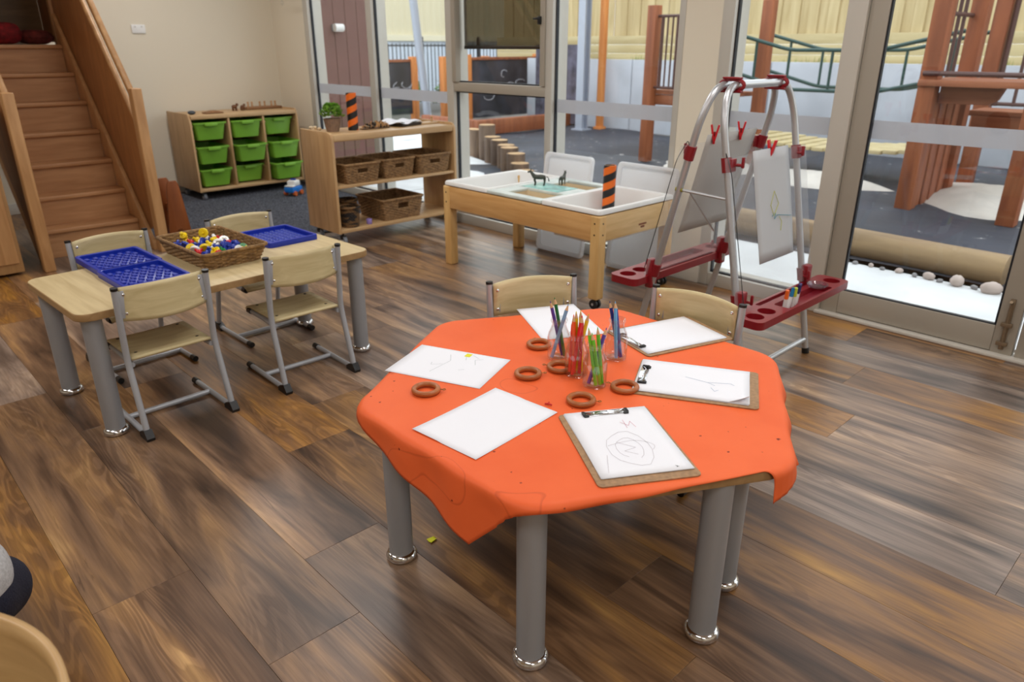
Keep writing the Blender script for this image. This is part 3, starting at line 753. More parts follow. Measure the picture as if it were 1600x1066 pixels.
M_SEA = wood('seagrass', (104, 76, 44), (158, 122, 76), (60, 60, 60), .75, .3, (.35, .65))
M_WICK = wood('brown_wicker', (112, 84, 54), (160, 124, 82), (50, 50, 50), .7, .3, (.35, .65))
M_WICKD = wood('dark_striped_wicker', (34, 26, 22), (120, 88, 52), (14, 14, 40), .7, .3, (.46, .54))
def basket(name, label, loc, rz, base, rim, h, rows, mt, group, hole=None, rnd=.03, tr=None, cat='basket'):
    t = thing(name, label, cat, loc, rz, group); tr = tr or h/rows*.62
    g = G(); per = 88
    for k in range(rows):
        f = (k+.5)/rows; w_, d_ = base[0]+(rim[0]-base[0])*f, base[1]+(rim[1]-base[1])*f
        pl = [Vector((x, y, 0)) for x, y in rpoly(w_, d_, min(rnd, w_/2-.001), 6)]
        # resample evenly
        L = [0]
        for i in range(len(pl)): L.append(L[-1]+(pl[(i+1) % len(pl)]-pl[i]).length)
        pts = []
        for j in range(per):
            s = L[-1]*j/per; i = 0
            while L[i+1] < s: i += 1
            p = pl[i].lerp(pl[(i+1) % len(pl)], (s-L[i])/max(1e-9, L[i+1]-L[i]))
            n = Vector((p.x/w_, p.y/d_, 0)).normalized()
            pts.append(p+n*(.0018*(1 if (j//2+k) % 2 else -1)) + Vector((0, 0, h*f)))
        if hole and hole[0] < f < hole[1]:
            seg = [i for i in range(per) if not (pts[i].x > w_*.40 and abs(pts[i].y) < hole[2])]
            # order so that the run is contiguous
            cut = next(i for i in range(per) if i in seg and (i-1) % per not in seg)
            run = [pts[(cut+i) % per] for i in range(per) if (cut+i) % per in seg]
            g.tube(run, tr, 5)
        else: g.tube(pts, tr, 5, loop=True)
    g.build('woven_wall', mt, t)
    G().prism(rpoly(base[0], base[1], min(rnd, base[0]/2-.001)), 0, .006).build('woven_base', mt, t)
    pl = rpoly(rim[0]+.004, rim[1]+.004, min(rnd, rim[0]/2-.001), 6)
    G().tube([(x, y, h) for x, y in pl], tr*1.5, 8, loop=True).build('rim', mt, t)
    return t
tb = basket('toy_basket', 'shallow seagrass basket of plastic pegs on the rectangular table', (-3.085, 1.165, RZ), math.radians(2.7), (.39, .235), (.445, .28), .068, 9, M_SEA, 'baskets', rnd=.02)
PEGC = {'yellow': (238, 206, 20), 'red': (206, 26, 34), 'white': (238, 238, 236), 'blue': (24, 52, 156), 'green': (20, 130, 60)}
random.seed(21)
def peg(col, shape, x, y, z, rot, where='standing up on top of the heap'):
    t = thing('peg_toy', '%s plastic %s %s in the seagrass basket' % (col, {'wheel': 'wheel peg', 'stud': 'stacking peg', 'ball': 'round connector'}[shape], where), 'toy', (x, y, z), 0, 'plastic pegs in the seagrass basket')
    t.rotation_euler = rot; mt = mat('peg_'+col, PEGC[col], .3); g = G()
    if shape == 'wheel':
        g.lathe([(0, -.006), (.019, -.006), (.021, -.003), (.021, .003), (.019, .006), (.010, .006), (.009, .003), (0, .003)], 18)
        b = g.build('disc', mt, t); G().cyl((0, 0, .002), (0, 0, .016), .006, n=10).build('stem', mt, t)
    elif shape == 'stud':
        b = G().lathe([(0, -.016), (.011, -.016), (.012, -.013), (.012, .006), (.008, .008), (.007, .018), (.005, .020), (0, .020)], 14).build('body', mt, t)
        G().lathe([(.012, -.004), (.016, -.003), (.016, .001), (.012, .002)], 14).build('collar', mt, t)
    else:
        G().sphere((0, 0, 0), .013, n=14).build('ball', mt, t)
        s_ = G()
        for a in range(4): s_.cyl((0, 0, 0), (.021*math.cos(a*PI/2), .021*math.sin(a*PI/2), 0), .0055, n=8)
        s_.build('stub', mt, t)
cols = ['yellow', 'red', 'white', 'blue', 'green']
cnt = 0
for gx in range(8):
    for gy in range(5):
        x = -.150+gx*.043+random.uniform(-.006, .006); y = -.085+gy*.042+random.uniform(-.006, .006)
        zz = .024+.022*math.cos(x*7)*math.cos(y*10)+random.uniform(0, .012)
        c_, s_ = math.cos(math.radians(2.7)), math.sin(math.radians(2.7))
        col = random.choice(cols+['white', 'yellow', 'blue'])
        peg(col, random.choice(['wheel', 'stud', 'ball']), -3.085+x*c_-y*s_, 1.165+x*s_+y*c_, RZ+zz, (random.uniform(-1.2, 1.2), random.uniform(-1.2, 1.2), random.uniform(0, 6)), ['at the left edge', 'left of centre', 'in the middle', 'right of centre', 'at the right edge'][gy]+' '+['at the far end', 'near the far end', 'just beyond the middle', 'of the far half', 'of the near half', 'just before the middle', 'near the close end', 'at the close end'][gx])
peg('yellow', 'wheel', -3.17, 1.17, RZ+.085, (1.35, 0, .8)); peg('yellow', 'stud', -3.215, 1.10, RZ+.078, (.6, .4, 0))

# ================================================================== OPEN SHELF UNIT
sx0, sx1, sy0, sy1 = -4.83, -4.42, 2.56, 3.63
su = thing('shelf_unit', 'birch open shelf unit on castors, with baskets, in front of the windows', 'shelf', ((sx0+sx1)/2, (sy0+sy1)/2, 0)); dx, dy = (sx1-sx0)/2, (sy1-sy0)/2
for s in (-1, 1):
    pl = [(-dx, .10), (dx, .10)] + [(dx-.05+.05*math.cos(a), .735+.05*math.sin(a)) for a in [i*PI/12 for i in range(7)]] + [(-dx, .785)]
    G().prism(pl, -.010, .010, bev=.002, M=Matrix.Translation((0, s*(dy-.010), 0)) @ Matrix.Rotation(PI/2, 4, 'X')).build('side_panel', M_BIRCH, su)
    q = G()
G().box((0, 0, .757), (2*dx-.01, 2*dy-.04, .022), bev=.003).box((dx-.014, 0, .745), (.022, 2*dy-.042, .045), bev=.009, seg=3).build('top_board', M_BIRCHX, su)
G().box((0, 0, .419), (2*dx-.012, 2*dy-.04, .020), bev=.004).build('middle_shelf', M_BIRCHX, su)
G().box((0, 0, .112), (2*dx-.004, 2*dy-.04, .024), bev=.004).build('bottom_shelf', M_BIRCHX, su)
def castor(parent, x, y, r=.038, z1=.10):
    c = G().cyl((x, y-.012, r), (x, y+.012, r), r, n=20).build('castor', mat('castor_grey', (120, 124, 132), .4), parent)
    G().cyl((x, y-.0135, r), (x, y+.0135, r), r*.55, n=16).build('hub', mat('castor_hub', (188, 190, 196), .4), c)
    G().box((x, y, r+.026), (.034, .034, .03), bev=.003).cyl((x, y, r+.03), (x, y, z1), .008, n=10).build('fork', M_BLACK, c)
for x in (-dx+.05, dx-.04):
    for y in (-dy+.05, dy-.03): castor(su, x, y)
WG = 'brown wicker baskets on the shelf unit'
zt = .430
basket('wicker_basket', 'brown wicker basket at the left of the middle shelf', (-4.60, 2.80, zt), 0, (.30, .25), (.33, .29), .13, 13, M_WICK, WG, (.55, .80, .035), .018)
basket('wicker_basket', 'brown wicker basket in the centre of the middle shelf', (-4.62, 3.125, zt), 0, (.30, .24), (.33, .275), .13, 13, M_WICK, WG, (.55, .80, .035), .018)
basket('wicker_basket', 'brown wicker basket at the right end of the middle shelf', (-4.60, 3.435, zt), 0, (.30, .26), (.33, .30), .135, 13, M_WICK, WG, (.55, .80, .035), .018)
basket('wicker_basket', 'large brown wicker basket on the bottom shelf', (-4.62, 3.13, .125), 0, (.32, .32), (.355, .365), .15, 15, M_WICK, WG, (.55, .80, .04), .018)
basket('round_basket', 'round black and tan striped basket at the front of the bottom shelf', (-4.50, 2.70, .125), 0, (.11, .11), (.14, .14), .14, 13, M_WICKD, 'round striped baskets', None, .07)
basket('round_basket', 'round black and tan striped basket at the back of the bottom shelf', (-4.66, 2.78, .125), 0, (.11, .11), (.14, .14), .155, 13, M_WICKD, 'round striped baskets', None, .07)
g = G(); g.lathe([(.018, 0), (.020, .003), (.020, .034), (.018, .037), (.013, .037), (.012, .006), (0, .006)], 16)
tag(g.build('lilac_cup', mat('lilac', (150, 130, 200), .4), loc=(-4.47, 2.84, .125)), 'tiny lilac cup on the bottom shelf beside the striped basket', 'cup')
# on top of the shelf unit
ZT = .7685
pp = thing('potted_plant', 'small green succulent in a ribbed brown pot on the shelf unit', 'plant', (-4.64, 2.71, ZT))
g = G(); n = 40
g.loft([[((r+.0016*(1 if k % 2 else -1))*math.cos(2*PI*k/n), (r+.0016*(1 if k % 2 else -1))*math.sin(2*PI*k/n), z) for k in range(n)] for r, z in ((.040, 0), (.050, .04), (.057, .082), (.059, .088), (.054, .088), (.050, .075))], True, False)
g.build('pot', mat('pot_taupe', (128, 104, 86), .7, var=.12, vscale=40), pp)
G().cyl((0, 0, .06), (0, 0, .076), .052, n=20).build('soil', mat('soil', (52, 40, 30), .9), pp)
lf = G(); random.seed(3)
for k in range(260):
    a = random.uniform(0, 2*PI); e = random.uniform(.15, 1.45); r_ = random.uniform(.03, .066)
    p = Vector((r_*math.cos(a)*math.cos(e*.8), r_*math.sin(a)*math.cos(e*.8), .085+.078*math.sin(e)))
    d = Vector((math.cos(a)*math.cos(e), math.sin(a)*math.cos(e), math.sin(e)+.2)).normalized(); sd = d.cross(Vector((0, 0, 1)) if abs(d.z) < .9 else Vector((1, 0, 0))).normalized(); nn = d.cross(sd)
    L_, w_ = .034, .011
    vs = [lf.bm.verts.new(p+q) for q in (Vector(), d*L_*.5+sd*w_, d*L_*.5+nn*.006, d*L_*.5-sd*w_, d*L_)]
    lf.bm.faces.new((vs[0], vs[1], vs[2])); lf.bm.faces.new((vs[0], vs[2], vs[3])); lf.bm.faces.new((vs[1], vs[4], vs[2])); lf.bm.faces.new((vs[2], vs[4], vs[3]))
fo = lf.build('foliage', mat('succulent_green', (104, 148, 52), .45, var=.35, vscale=30), pp, smooth=0); fo['kind'] = 'stuff'
def striped(name):
    m, nt, p = newmat(name); N = nt.nodes; L = nt.links
    tc = N.new('ShaderNodeTexCoord'); sp = N.new('ShaderNodeSeparateXYZ'); L.new(tc.outputs['Object'], sp.inputs[0])
    an = N.new('ShaderNodeMath'); an.operation = 'ARCTAN2'; L.new(sp.outputs['Y'], an.inputs[0]); L.new(sp.outputs['X'], an.inputs[1])
    s1 = N.new('ShaderNodeMath'); s1.operation = 'MULTIPLY'; s1.inputs[1].default_value = .17; L.new(an.outputs[0], s1.inputs[0])
    s2 = N.new('ShaderNodeMath'); s2.operation = 'MULTIPLY'; s2.inputs[1].default_value = 11.5; L.new(sp.outputs['Z'], s2.inputs[0])
    ad = N.new('ShaderNodeMath'); ad.operation = 'SUBTRACT'; L.new(s2.outputs[0], ad.inputs[0]); L.new(s1.outputs[0], ad.inputs[1])
    fr = N.new('ShaderNodeMath'); fr.operation = 'FRACT'; L.new(ad.outputs[0], fr.inputs[0])
    gt = N.new('ShaderNodeMath'); gt.operation = 'GREATER_THAN'; gt.inputs[1].default_value = .5; L.new(fr.outputs[0], gt.inputs[0])
    mx = N.new('ShaderNodeMix'); mx.data_type = 'RGBA'; L.new(gt.outputs[0], mx.inputs['Factor']); mx.inputs['A'].default_value = lin((26, 26, 28)); mx.inputs['B'].default_value = lin((236, 110, 22))
    L.new(mx.outputs['Result'], p.inputs['Base Color']); p.inputs['Roughness'].default_value = .5
    return m
M_STRIPE = striped('orange_black_spiral_stripe')
def roll(label, loc, h, rx=0):
    t = thing('striped_tube', label, 'tube', loc, 0, 'orange and black striped cardboard tubes'); t.rotation_euler = (rx, 0, 0)
    G().lathe([(.034, 0), (.036, .001), (.036, h-.001), (.034, h), (.031, h), (.031, .002)], 32).build('wall', M_STRIPE, t)
    G().lathe([(.0312, h-.03), (.0312, h-.001), (.029, h-.001), (.029, h-.03)], 24).build('cardboard_lining', mat('cardboard', (150, 116, 78), .8), t)
roll('tall orange and black striped tube beside the potted plant', (-4.625, 2.865, ZT), .25)
fn = thing('striped_fan', 'folded black and tan striped paper fan on the shelf unit', 'fan', (-4.60, 3.03, ZT))
g = G(); k_ = 16
for i in range(k_):
    a0, a1 = PI*i/k_, PI*(i+1)/k_
    def pt(a, r, up): return (.03*math.sin(a)+.0, -r*math.cos(a), .004+r*.42*math.sin(a)+up)
    for j, (a, b) in enumerate(((a0, a1),)):
        vs = [g.bm.verts.new(p) for p in (pt(a, .02, 0), pt(a, .12, .0), pt(b, .12, .006 if i % 2 else -.006), pt(b, .02, 0))]; g.bm.faces.new(vs)
fan_m = striped('fan_stripes'); fan_m = wood('fan_striped_paper', (30, 26, 24), (190, 146, 96), (3, 60, 20), .7, 0, (.48, .52))
g.build('pleats', fan_m, fn, smooth=0, solid=.002); G().box((0, 0, .004), (.05, .23, .006), bev=.002).build('base_strip', mat('fan_base', (96, 70, 46), .7), fn)
pt_ = thing('paper_pile', 'crumpled white paper lying over a dark book on the shelf unit', 'paper', (-4.66, 3.30, ZT))
G().box((0, .03, .010), (.17, .22, .018), bev=.003, rz=.2).build('dark_book', mat('dark_cover', (52, 46, 44), .5), pt_)
random.seed(5)
G().grid(lambda u, v: ((u-.5)*.20, (v-.5)*.26, .026+.016*math.sin(u*4+v*3)*math.sin(v*5)+.01*math.cos(u*7)), 14, 14).build('paper', M_PAPER, pt_, rot=(0, 0, .3), solid=.0008)
wt = thing('wooden_pegs_board', 'small board with two wooden pegs at the right end of the shelf top', 'toy', (-4.64, 3.52, ZT))
G().box((0, 0, .006), (.10, .16, .012), bev=.003).build('board', M_BIRCHX, wt)
for y in (-.055, .055): G().lathe([(0, .012), (.009, .012), (.009, .03), (.006, .036), (.009, .042), (.008, .05), (0, .053)], 14, (0, y, 0)).build('peg', M_BIRCH, wt)
sh = G(); random.seed(9)
for k in range(9): sh.sphere((random.uniform(-.03, .03), random.uniform(-.04, .04), .012+.012*(k % 2)), random.uniform(.010, .015), (1, 1.2, .8), 10)
tag(sh.build('shell_cluster', mat('shell_cream', (206, 184, 150), .6, var=.2, vscale=60), loc=(-4.76, 2.64, ZT)), 'cream shell cluster at the left end of the shelf top', 'shells', kind='stuff')

# ================================================================== TRAY DRAWER UNIT
ux0, ux1, uy0, uy1 = -7.24, -6.72, 2.515, 3.555
du = thing('tray_unit', 'birch storage unit on castors holding nine lime green trays, against the back wall', 'cabinet', ((ux0+ux1)/2, (uy0+uy1)/2, 0)); dx, dy = (ux1-ux0)/2, (uy1-uy0)/2
for s in (-1, 1): G().prism([(-dx, .085), (dx, .085), (dx, .70), (dx-.03, .765), (-dx, .765)], -.009, .009, bev=.002, M=Matrix.Translation((0, s*(dy-.009), 0)) @ Matrix.Rotation(PI/2, 4, 'X')).build('side_panel', M_BIRCH, du)
for y in (-.163, .170): G().box((0, y, .415), (2*dx-.02, .018, .61), bev=.002).build('divider', M_BIRCH, du)
G().box((0, 0, .735), (2*dx-.01, 2*dy-.036, .035), bev=.005).build('top_board', M_BIRCHX, du)
G().box((0, 0, .098), (2*dx-.004, 2*dy-.036, .026), bev=.004).build('bottom_board', M_BIRCHX, du)
G().box((-dx+.006, 0, .42), (.008, 2*dy-.04, .62)).build('back_panel', M_BIRCHX, du)
rl = G().box((0, 0, 0), (2*dx-.06, .008, .012)).mesh('tray_runner'); rl.materials.append(M_BIRCHX)
for x in (-dx+.06, dx-.05):
    for y in (-dy+.05, dy-.05): castor(du, x, y, .032, .085)
def green_tray(label, yc, z, pull, w=.285, tilt=0, h=.15):
    t = thing('storage_tray', label, 'tray', (ux1-.22+pull, (uy0+uy1)/2+yc, z), 0, 'lime green trays in the birch storage unit'); t.rotation_euler = (0, tilt, 0)
    dpt = .42; g = G()
    o0, o1 = rpoly(dpt-.05, w-.05, .02, 4), rpoly(dpt, w, .02, 4); i1, i0 = rpoly(dpt-.008, w-.008, .018, 4), rpoly(dpt-.058, w-.058, .018, 4)
    g.loft([[(x, y, 0) for x, y in o0], [(x, y, h) for x, y in o1], [(x, y, h) for x, y in i1], [(x, y, .004) for x, y in i0]], True, True); g.build('bin', M_GREEN, t)
    rim = G(); a, b = rpoly(dpt+.018, w+.018, .02, 4), rpoly(dpt-.006, w-.006, .02, 4)
    rim.loft([[(x, y, h-.012) for x, y in a], [(x, y, h+.002) for x, y in a], [(x, y, h+.002) for x, y in b], [(x, y, h-.012) for x, y in b]], True, False, True); rim.build('rim', M_GREEN, t)
    G().box((dpt/2+.016, 0, h-.016), (.022, .115, .032), bev=.008, seg=3).build('grip', M_GREEN, t)
zr = (.125, .325, .535)
for r_, row in enumerate(('bottom', 'middle', 'top')):
    for c_, (col, yc) in enumerate((('left', -.338), ('centre', .003), ('right', .343))):
        pull = {(1, 1): .06, (1, 2): .05, (0, 2): .07, (0, 1): -.06, (2, 2): -.05}.get((r_, c_), 0)
        green_tray('lime green tray in the %s column of the birch unit, %s row' % (col, row), yc, zr[r_]+.002, pull, .285, 0)
        for s in (-1, 1): share('tray_runner', rl, None, du, (0, yc+s*.150, zr[r_]+.125))
# wooden things on the tray unit
ZU = .7535
g = G(); g.box((0, 0, .012), (.12, .36, .022), bev=.004)
wb = thing('wooden_tray', 'flat wooden board of little wooden figures on the birch storage unit', 'toy', (-7.05, 3.36, ZU)); g.build('board', wood('walnut', (110, 74, 44), (150, 106, 66), (30, 3, 30)), wb)
for y in (-.14, -.10, -.02, .03, .10, .14): G().lathe([(0, .023), (.010, .023), (.008, .045), (.005, .05), (.010, .058), (.008, .068), (0, .072)], 12, (.0, y, 0)).build('figure', M_LOFT, wb)
for k, (x, y, s) in enumerate(((-7.0, 3.06, .05), (-6.98, 3.13, .045))):
    b_ = thing('wooden_animal', ['brown carved wooden animal at the middle of the birch unit top', 'smaller brown carved wooden animal beside the board of figures'][k], 'toy', (x, y, ZU), .4*k, 'carved wooden animals')
    g = G(); g.sphere((0, 0, s*.75), s*.55, (.6, 1, .6), 12); g.sphere((0, s*.55, s*1.05), s*.28, n=10)
    for a in (-.3, .3):
        for c_ in (-.2, .2): g.cyl((c_*s, a*s, 0), (c_*s, a*s, s*.7), s*.13, n=8)
    g.build('body', wood('dark_carved_wood', (84, 50, 26), (120, 76, 42), (20, 20, 20)), b_)
sl = G(); sl.grid(lambda u, v: ((u-.5)*.10, (v-.5)*.16, .006+.018*math.sin(u*PI)*math.sin(v*PI)), 10, 10)
tag(sl.build('bark_slice', wood('bark', (116, 78, 46), (158, 112, 70), (20, 20, 20)), loc=(-6.86, 2.79, ZU), solid=.008), 'curved piece of bark on the birch unit top', 'wood')
st_ = G(); st_.sphere((0, 0, .016), .030, (1, 1.2, .55), 12)
tag(st_.build('grey_stone', mat('slate_stone', (70, 76, 84), .7), loc=(-6.86, 2.60, ZU)), 'dark grey stone at the left end of the birch unit top', 'stone')
# toy truck on the carpet
tk = thing('toy_truck', 'white and blue toy police truck on the carpet beside the shelf unit', 'toy', (-6.40, 3.26, .016), .5)
G().box((0, 0, .055), (.10, .16, .05), bev=.01).build('body', mat('toy_blue', (30, 120, 210), .35), tk)
G().box((0, .012, .108), (.085, .10, .055), bev=.014).build('cab', M_WHITEP, tk); G().box((0, -.05, .088), (.088, .05, .012), bev=.004).build('bonnet', M_WHITEP, tk)
G().box((0, .012, .142), (.05, .03, .014), bev=.005).build('roof_light', mat('toy_navy', (30, 50, 150), .3), tk)
for x in (-.05, .05):
    for y in (-.05, .05): G().cyl((x-.012, y, .022), (x+.012, y, .022), .022, n=14).build('wheel', mat('toy_orange', (196, 96, 40), .5), tk)

# ================================================================== SAND AND WATER TABLE
tx0, tx1, ty0, ty1, tz = -3.625, -2.345, 2.862, 3.53, .524
sd = thing('sand_table', 'pine sand and water table with white tubs, beside the easel', 'table', ((tx0+tx1)/2, (ty0+ty1)/2, 0)); dx, dy = (tx1-tx0)/2, (ty1-ty0)/2
for s in (-1, 1):
    G().box((0, s*(dy-.016), tz-.085), (2*dx-.10, .028, .135), bev=.003).build('side_rail', M_SAND, sd)
    G().box((s*(dx-.016), 0, tz-.085), (.028, 2*dy-.10, .135), bev=.003).build('end_rail', wood('sand_table_end_pine', (206, 168, 112), (230, 196, 142), (30, 3, 30), .4, .03), sd)
for sx in (-1, 1):
    for sy in (-1, 1):
        z0 = .055 if sx > 0 else 0
        l = G().box((sx*(dx-.030), sy*(dy-.030), (tz-.016+z0)/2), (.062, .062, tz-.016-z0), bev=.008, seg=3).build('leg', M_SANDV, sd)
        for z in (tz-.055, tz-.115):
            G().cyl((sx*(dx-.030), sy*(dy-.030)-.033, z), (sx*(dx-.030), sy*(dy-.030)+.033, z), .0045, n=8).build('bolt', M_BLACK, l)
            G().cyl((sx*(dx-.030)-.033, sy*(dy-.030), z), (sx*(dx-.030)+.033, sy*(dy-.030), z), .0045, n=8).build('bolt', M_BLACK, l)
        if sx > 0:
            x, y = sx*(dx-.030), sy*(dy-.030)
            c = G().cyl((x, y-.020, .026), (x, y-.006, .026), .026, n=18).cyl((x, y+.006, .026), (x, y+.020, .026), .026, n=18).build('castor', M_BLACK, l)
            G().box((x, y, .045), (.022, .012, .03), bev=.002).cyl((x, y-.024, .026), (x, y+.024, .026), .008, n=10).build('castor_fork', M_CHROME, c)
mk = G()
for q in range(6): mk.box((dx-.0016, .010+q*.0118, tz-.108), (.0012, .0095, .010), bev=.0003)
for q in range(3): mk.box((dx-.0016, .028+q*.0118, tz-.123), (.0012, .0098, .011), bev=.0003)
mk.build('maker_mark', mat('brand_mark_brown', (120, 54, 34), .6), sd)
def tub(name, label, x0, x1, y0, y1, zb, inner=None, inm=None):
    t = thing(name, label, 'tub', ((x0+x1)/2, (y0+y1)/2, 0), 0, 'white plastic tubs set in the sand table')
    w_, d_ = x1-x0, y1-y0; g = G(); R_ = lambda a, b: rpoly(w_-a, d_-a, b, 5)
    prof = [(R_(.095, .03), zb-.004), (R_(.072, .03), tz-.010), (R_(0, .02), tz-.010), (R_(-.0, .022), tz+.006), (R_(.008, .022), tz+.012), (R_(.066, .03), tz+.010), (R_(.080, .03), tz-.004), (R_(.105, .035), zb+.002)]
    g.loft([[(x, y, z) for x, y in pl] for pl, z in prof], True, True); g.build('basin', M_WHITEP, t)
    return t
y0_, y1_ = ty0+.004, ty1-.004
tub('plastic_tub', 'white tub at the left end of the sand table', tx0+.004, -3.218, y0_, y1_, .35)
tub('plastic_tub', 'white tub at the right end of the sand table, holding the striped tube', -2.774, tx1-.004, y0_, y1_, .35)
mid = thing('divided_tray', 'white and turquoise divided tray in the middle of the sand table', 'tray', (-2.996, (ty0+ty1)/2, 0), 0)
g = G(); hx, hy = .220, dy-.004
def tray_fn(): pass
bx_ = mat('sand_tan', (190, 160, 116), .8, var=.12, vscale=60)
g.box((0, 0, tz-.002), (2*hx, .19, .020), bev=.005).box((0, -hy+.03, tz-.002), (2*hx, .06, .02), bev=.005).box((0, hy-.03, tz-.002), (2*hx, .06, .02), bev=.005)
g.box((-hx+.055, 0, tz-.003), (.11, 2*hy-.02, .016), bev=.004).box((hx-.02, 0, tz-.003), (.04, 2*hy-.02, .016), bev=.004)
g.build('deck', mat('tray_white_turquoise', (214, 224, 220), .45, var=.06, vscale=9), mid)
for s in (-1, 1):
    q = G(); o = rpoly(.30, .160, .02, 4); i = rpoly(.26, .120, .02, 4)
    q.loft([[(x+.035, y+s*.172, tz-.006) for x, y in o], [(x+.035, y+s*.172, tz-.085) for x, y in i]], True, False); q.build('well', mat('well_tan', (206, 186, 150), .6), mid)
    G().prism([(x+.035, y+s*.172) for x, y in i], tz-.088, tz-.082).build('sand', bx_, mid)
G().grid(lambda u, v: (-.17+u*.30, -.09+v*.18, tz+.0085+.0012*math.sin(u*9)*math.sin(v*7)), 8, 6).build('water_paint', mat('turquoise_paint', (150, 206, 200), .3, var=.18, vscale=14), mid, smooth=60, solid=.001)
roll('orange and black striped tube standing in the right tub of the sand table', (-2.665, 3.325, .353), .335)
def toy_animal(name, label, x, y, rz, s=1, kind='zebra'):
    t = thing(name, label, 'toy', (x, y, tz+.0105), rz, 'plastic animals on the sand table'); mt = mat('toy_animal_grey', (66, 70, 62), .5, var=.3, vscale=50)
    bpy_pts = [(-.030, 0, .042), (-.012, 0, .043), (.014, 0, .042), (.030, 0, .046), (.042, 0, .062), (.050, 0, .072), (.064, 0, .066)]
    g = G(); g.tube([Vector(p)*s for p in bpy_pts], .01, 10, radii=[r*s for r in (.009, .013, .012, .012, .008, .0075, .004)])
    for x_, sg in ((-.024, 1), (-.024, -1), (.024, 1), (.024, -1)):
        k_ = -1 if x_ < 0 else 1
        g.tube([Vector(p)*s for p in ((x_, sg*.006, .042), (x_+k_*.003, sg*.008, .026), (x_-.002, sg*.008, .013), (x_+.001, sg*.008, 0))], .004, 8, radii=[r*s for r in (.008, .005, .0035, .0042)])
    g.tube([Vector(p)*s for p in ((-.036, 0, .046), (-.046, 0, .040), (-.050, 0, .022))], .003, 6, radii=[.003*s, .0025*s, .0035*s])
    for sg in (-1, 1): g.cyl(Vector((.048, sg*.004, .076))*s, Vector((.046, sg*.007, .087))*s, .003*s, .0008*s, n=6)
    g.build('body', mt, t); return t
toy_animal('toy_horse', 'dark grey toy horse facing left on the sand table divider', -3.10, 3.195, math.radians(215), 1.15)
toy_animal('toy_goat', 'small dark toy animal seen end-on beside the toy horse', -3.02, 3.31, math.radians(110), .95)
g = G(); random.seed(4)
for k in range(5): g.sphere((random.uniform(-.03, .03), random.uniform(-.02, .02), .008), .009, (1, 1, .8), 8)
tag(g.build('sand_pebbles', mat('dark_pebble', (44, 40, 38), .7), loc=(-2.94, 3.02, tz-.082)), 'dark pebbles in the front well of the divided tray', 'pebbles', kind='stuff')
g = G(); g.sphere((0, 0, .02), .03, (1.2, .7, .6), 12); g.tube([(0, 0, .02), (.02, .02, .05), (.05, .015, .06), (.06, 0, .045)], .008, 8)
tag(g.build('toy_lizard', M_BLACK, loc=(-2.62, 3.235, .354)), 'black toy reptile lying at the foot of the striped tube', 'toy')
# white lids leaning on the glass
def lid(label, x0, x1):
    t = thing('tub_lid', label, 'lid', ((x0+x1)/2, 3.578, .002), 0, 'white tub lids leaning against the windows')
    t.rotation_euler = (-math.atan2(.085, .65), 0, 0)
    w_ = x1-x0; g = G(); h_ = .66
    o, i = rpoly(w_, h_, .03, 5, 0, h_/2), rpoly(w_-.05, h_-.05, .025, 5, 0, h_/2)
    M_ = Matrix.Rotation(PI/2, 4, 'X')
    f = lambda pl, z: [M_ @ Vector((x, y, z)) for x, y in pl]
    g.loft([f(i, -.004), f(i, .012), f(rpoly(w_-.03, h_-.03, .028, 5, 0, h_/2), .022), f(rpoly(w_-.008, h_-.008, .03, 5, 0, h_/2), .022), f(o, .014), f(o, -.006), f(rpoly(w_-.006, h_-.006, .03, 5, 0, h_/2), -.006), f(rpoly(w_-.01, h_-.01, .03, 5, 0, h_/2), -.002)], True, True)
    g.build('panel', film('translucent_white_plastic', (242, 243, 245), .97), t)
lid('white plastic tub lid behind the left half of the sand table', -3.485, -3.065)
lid('white plastic tub lid between the sand table and the easel', -2.86, -2.42)

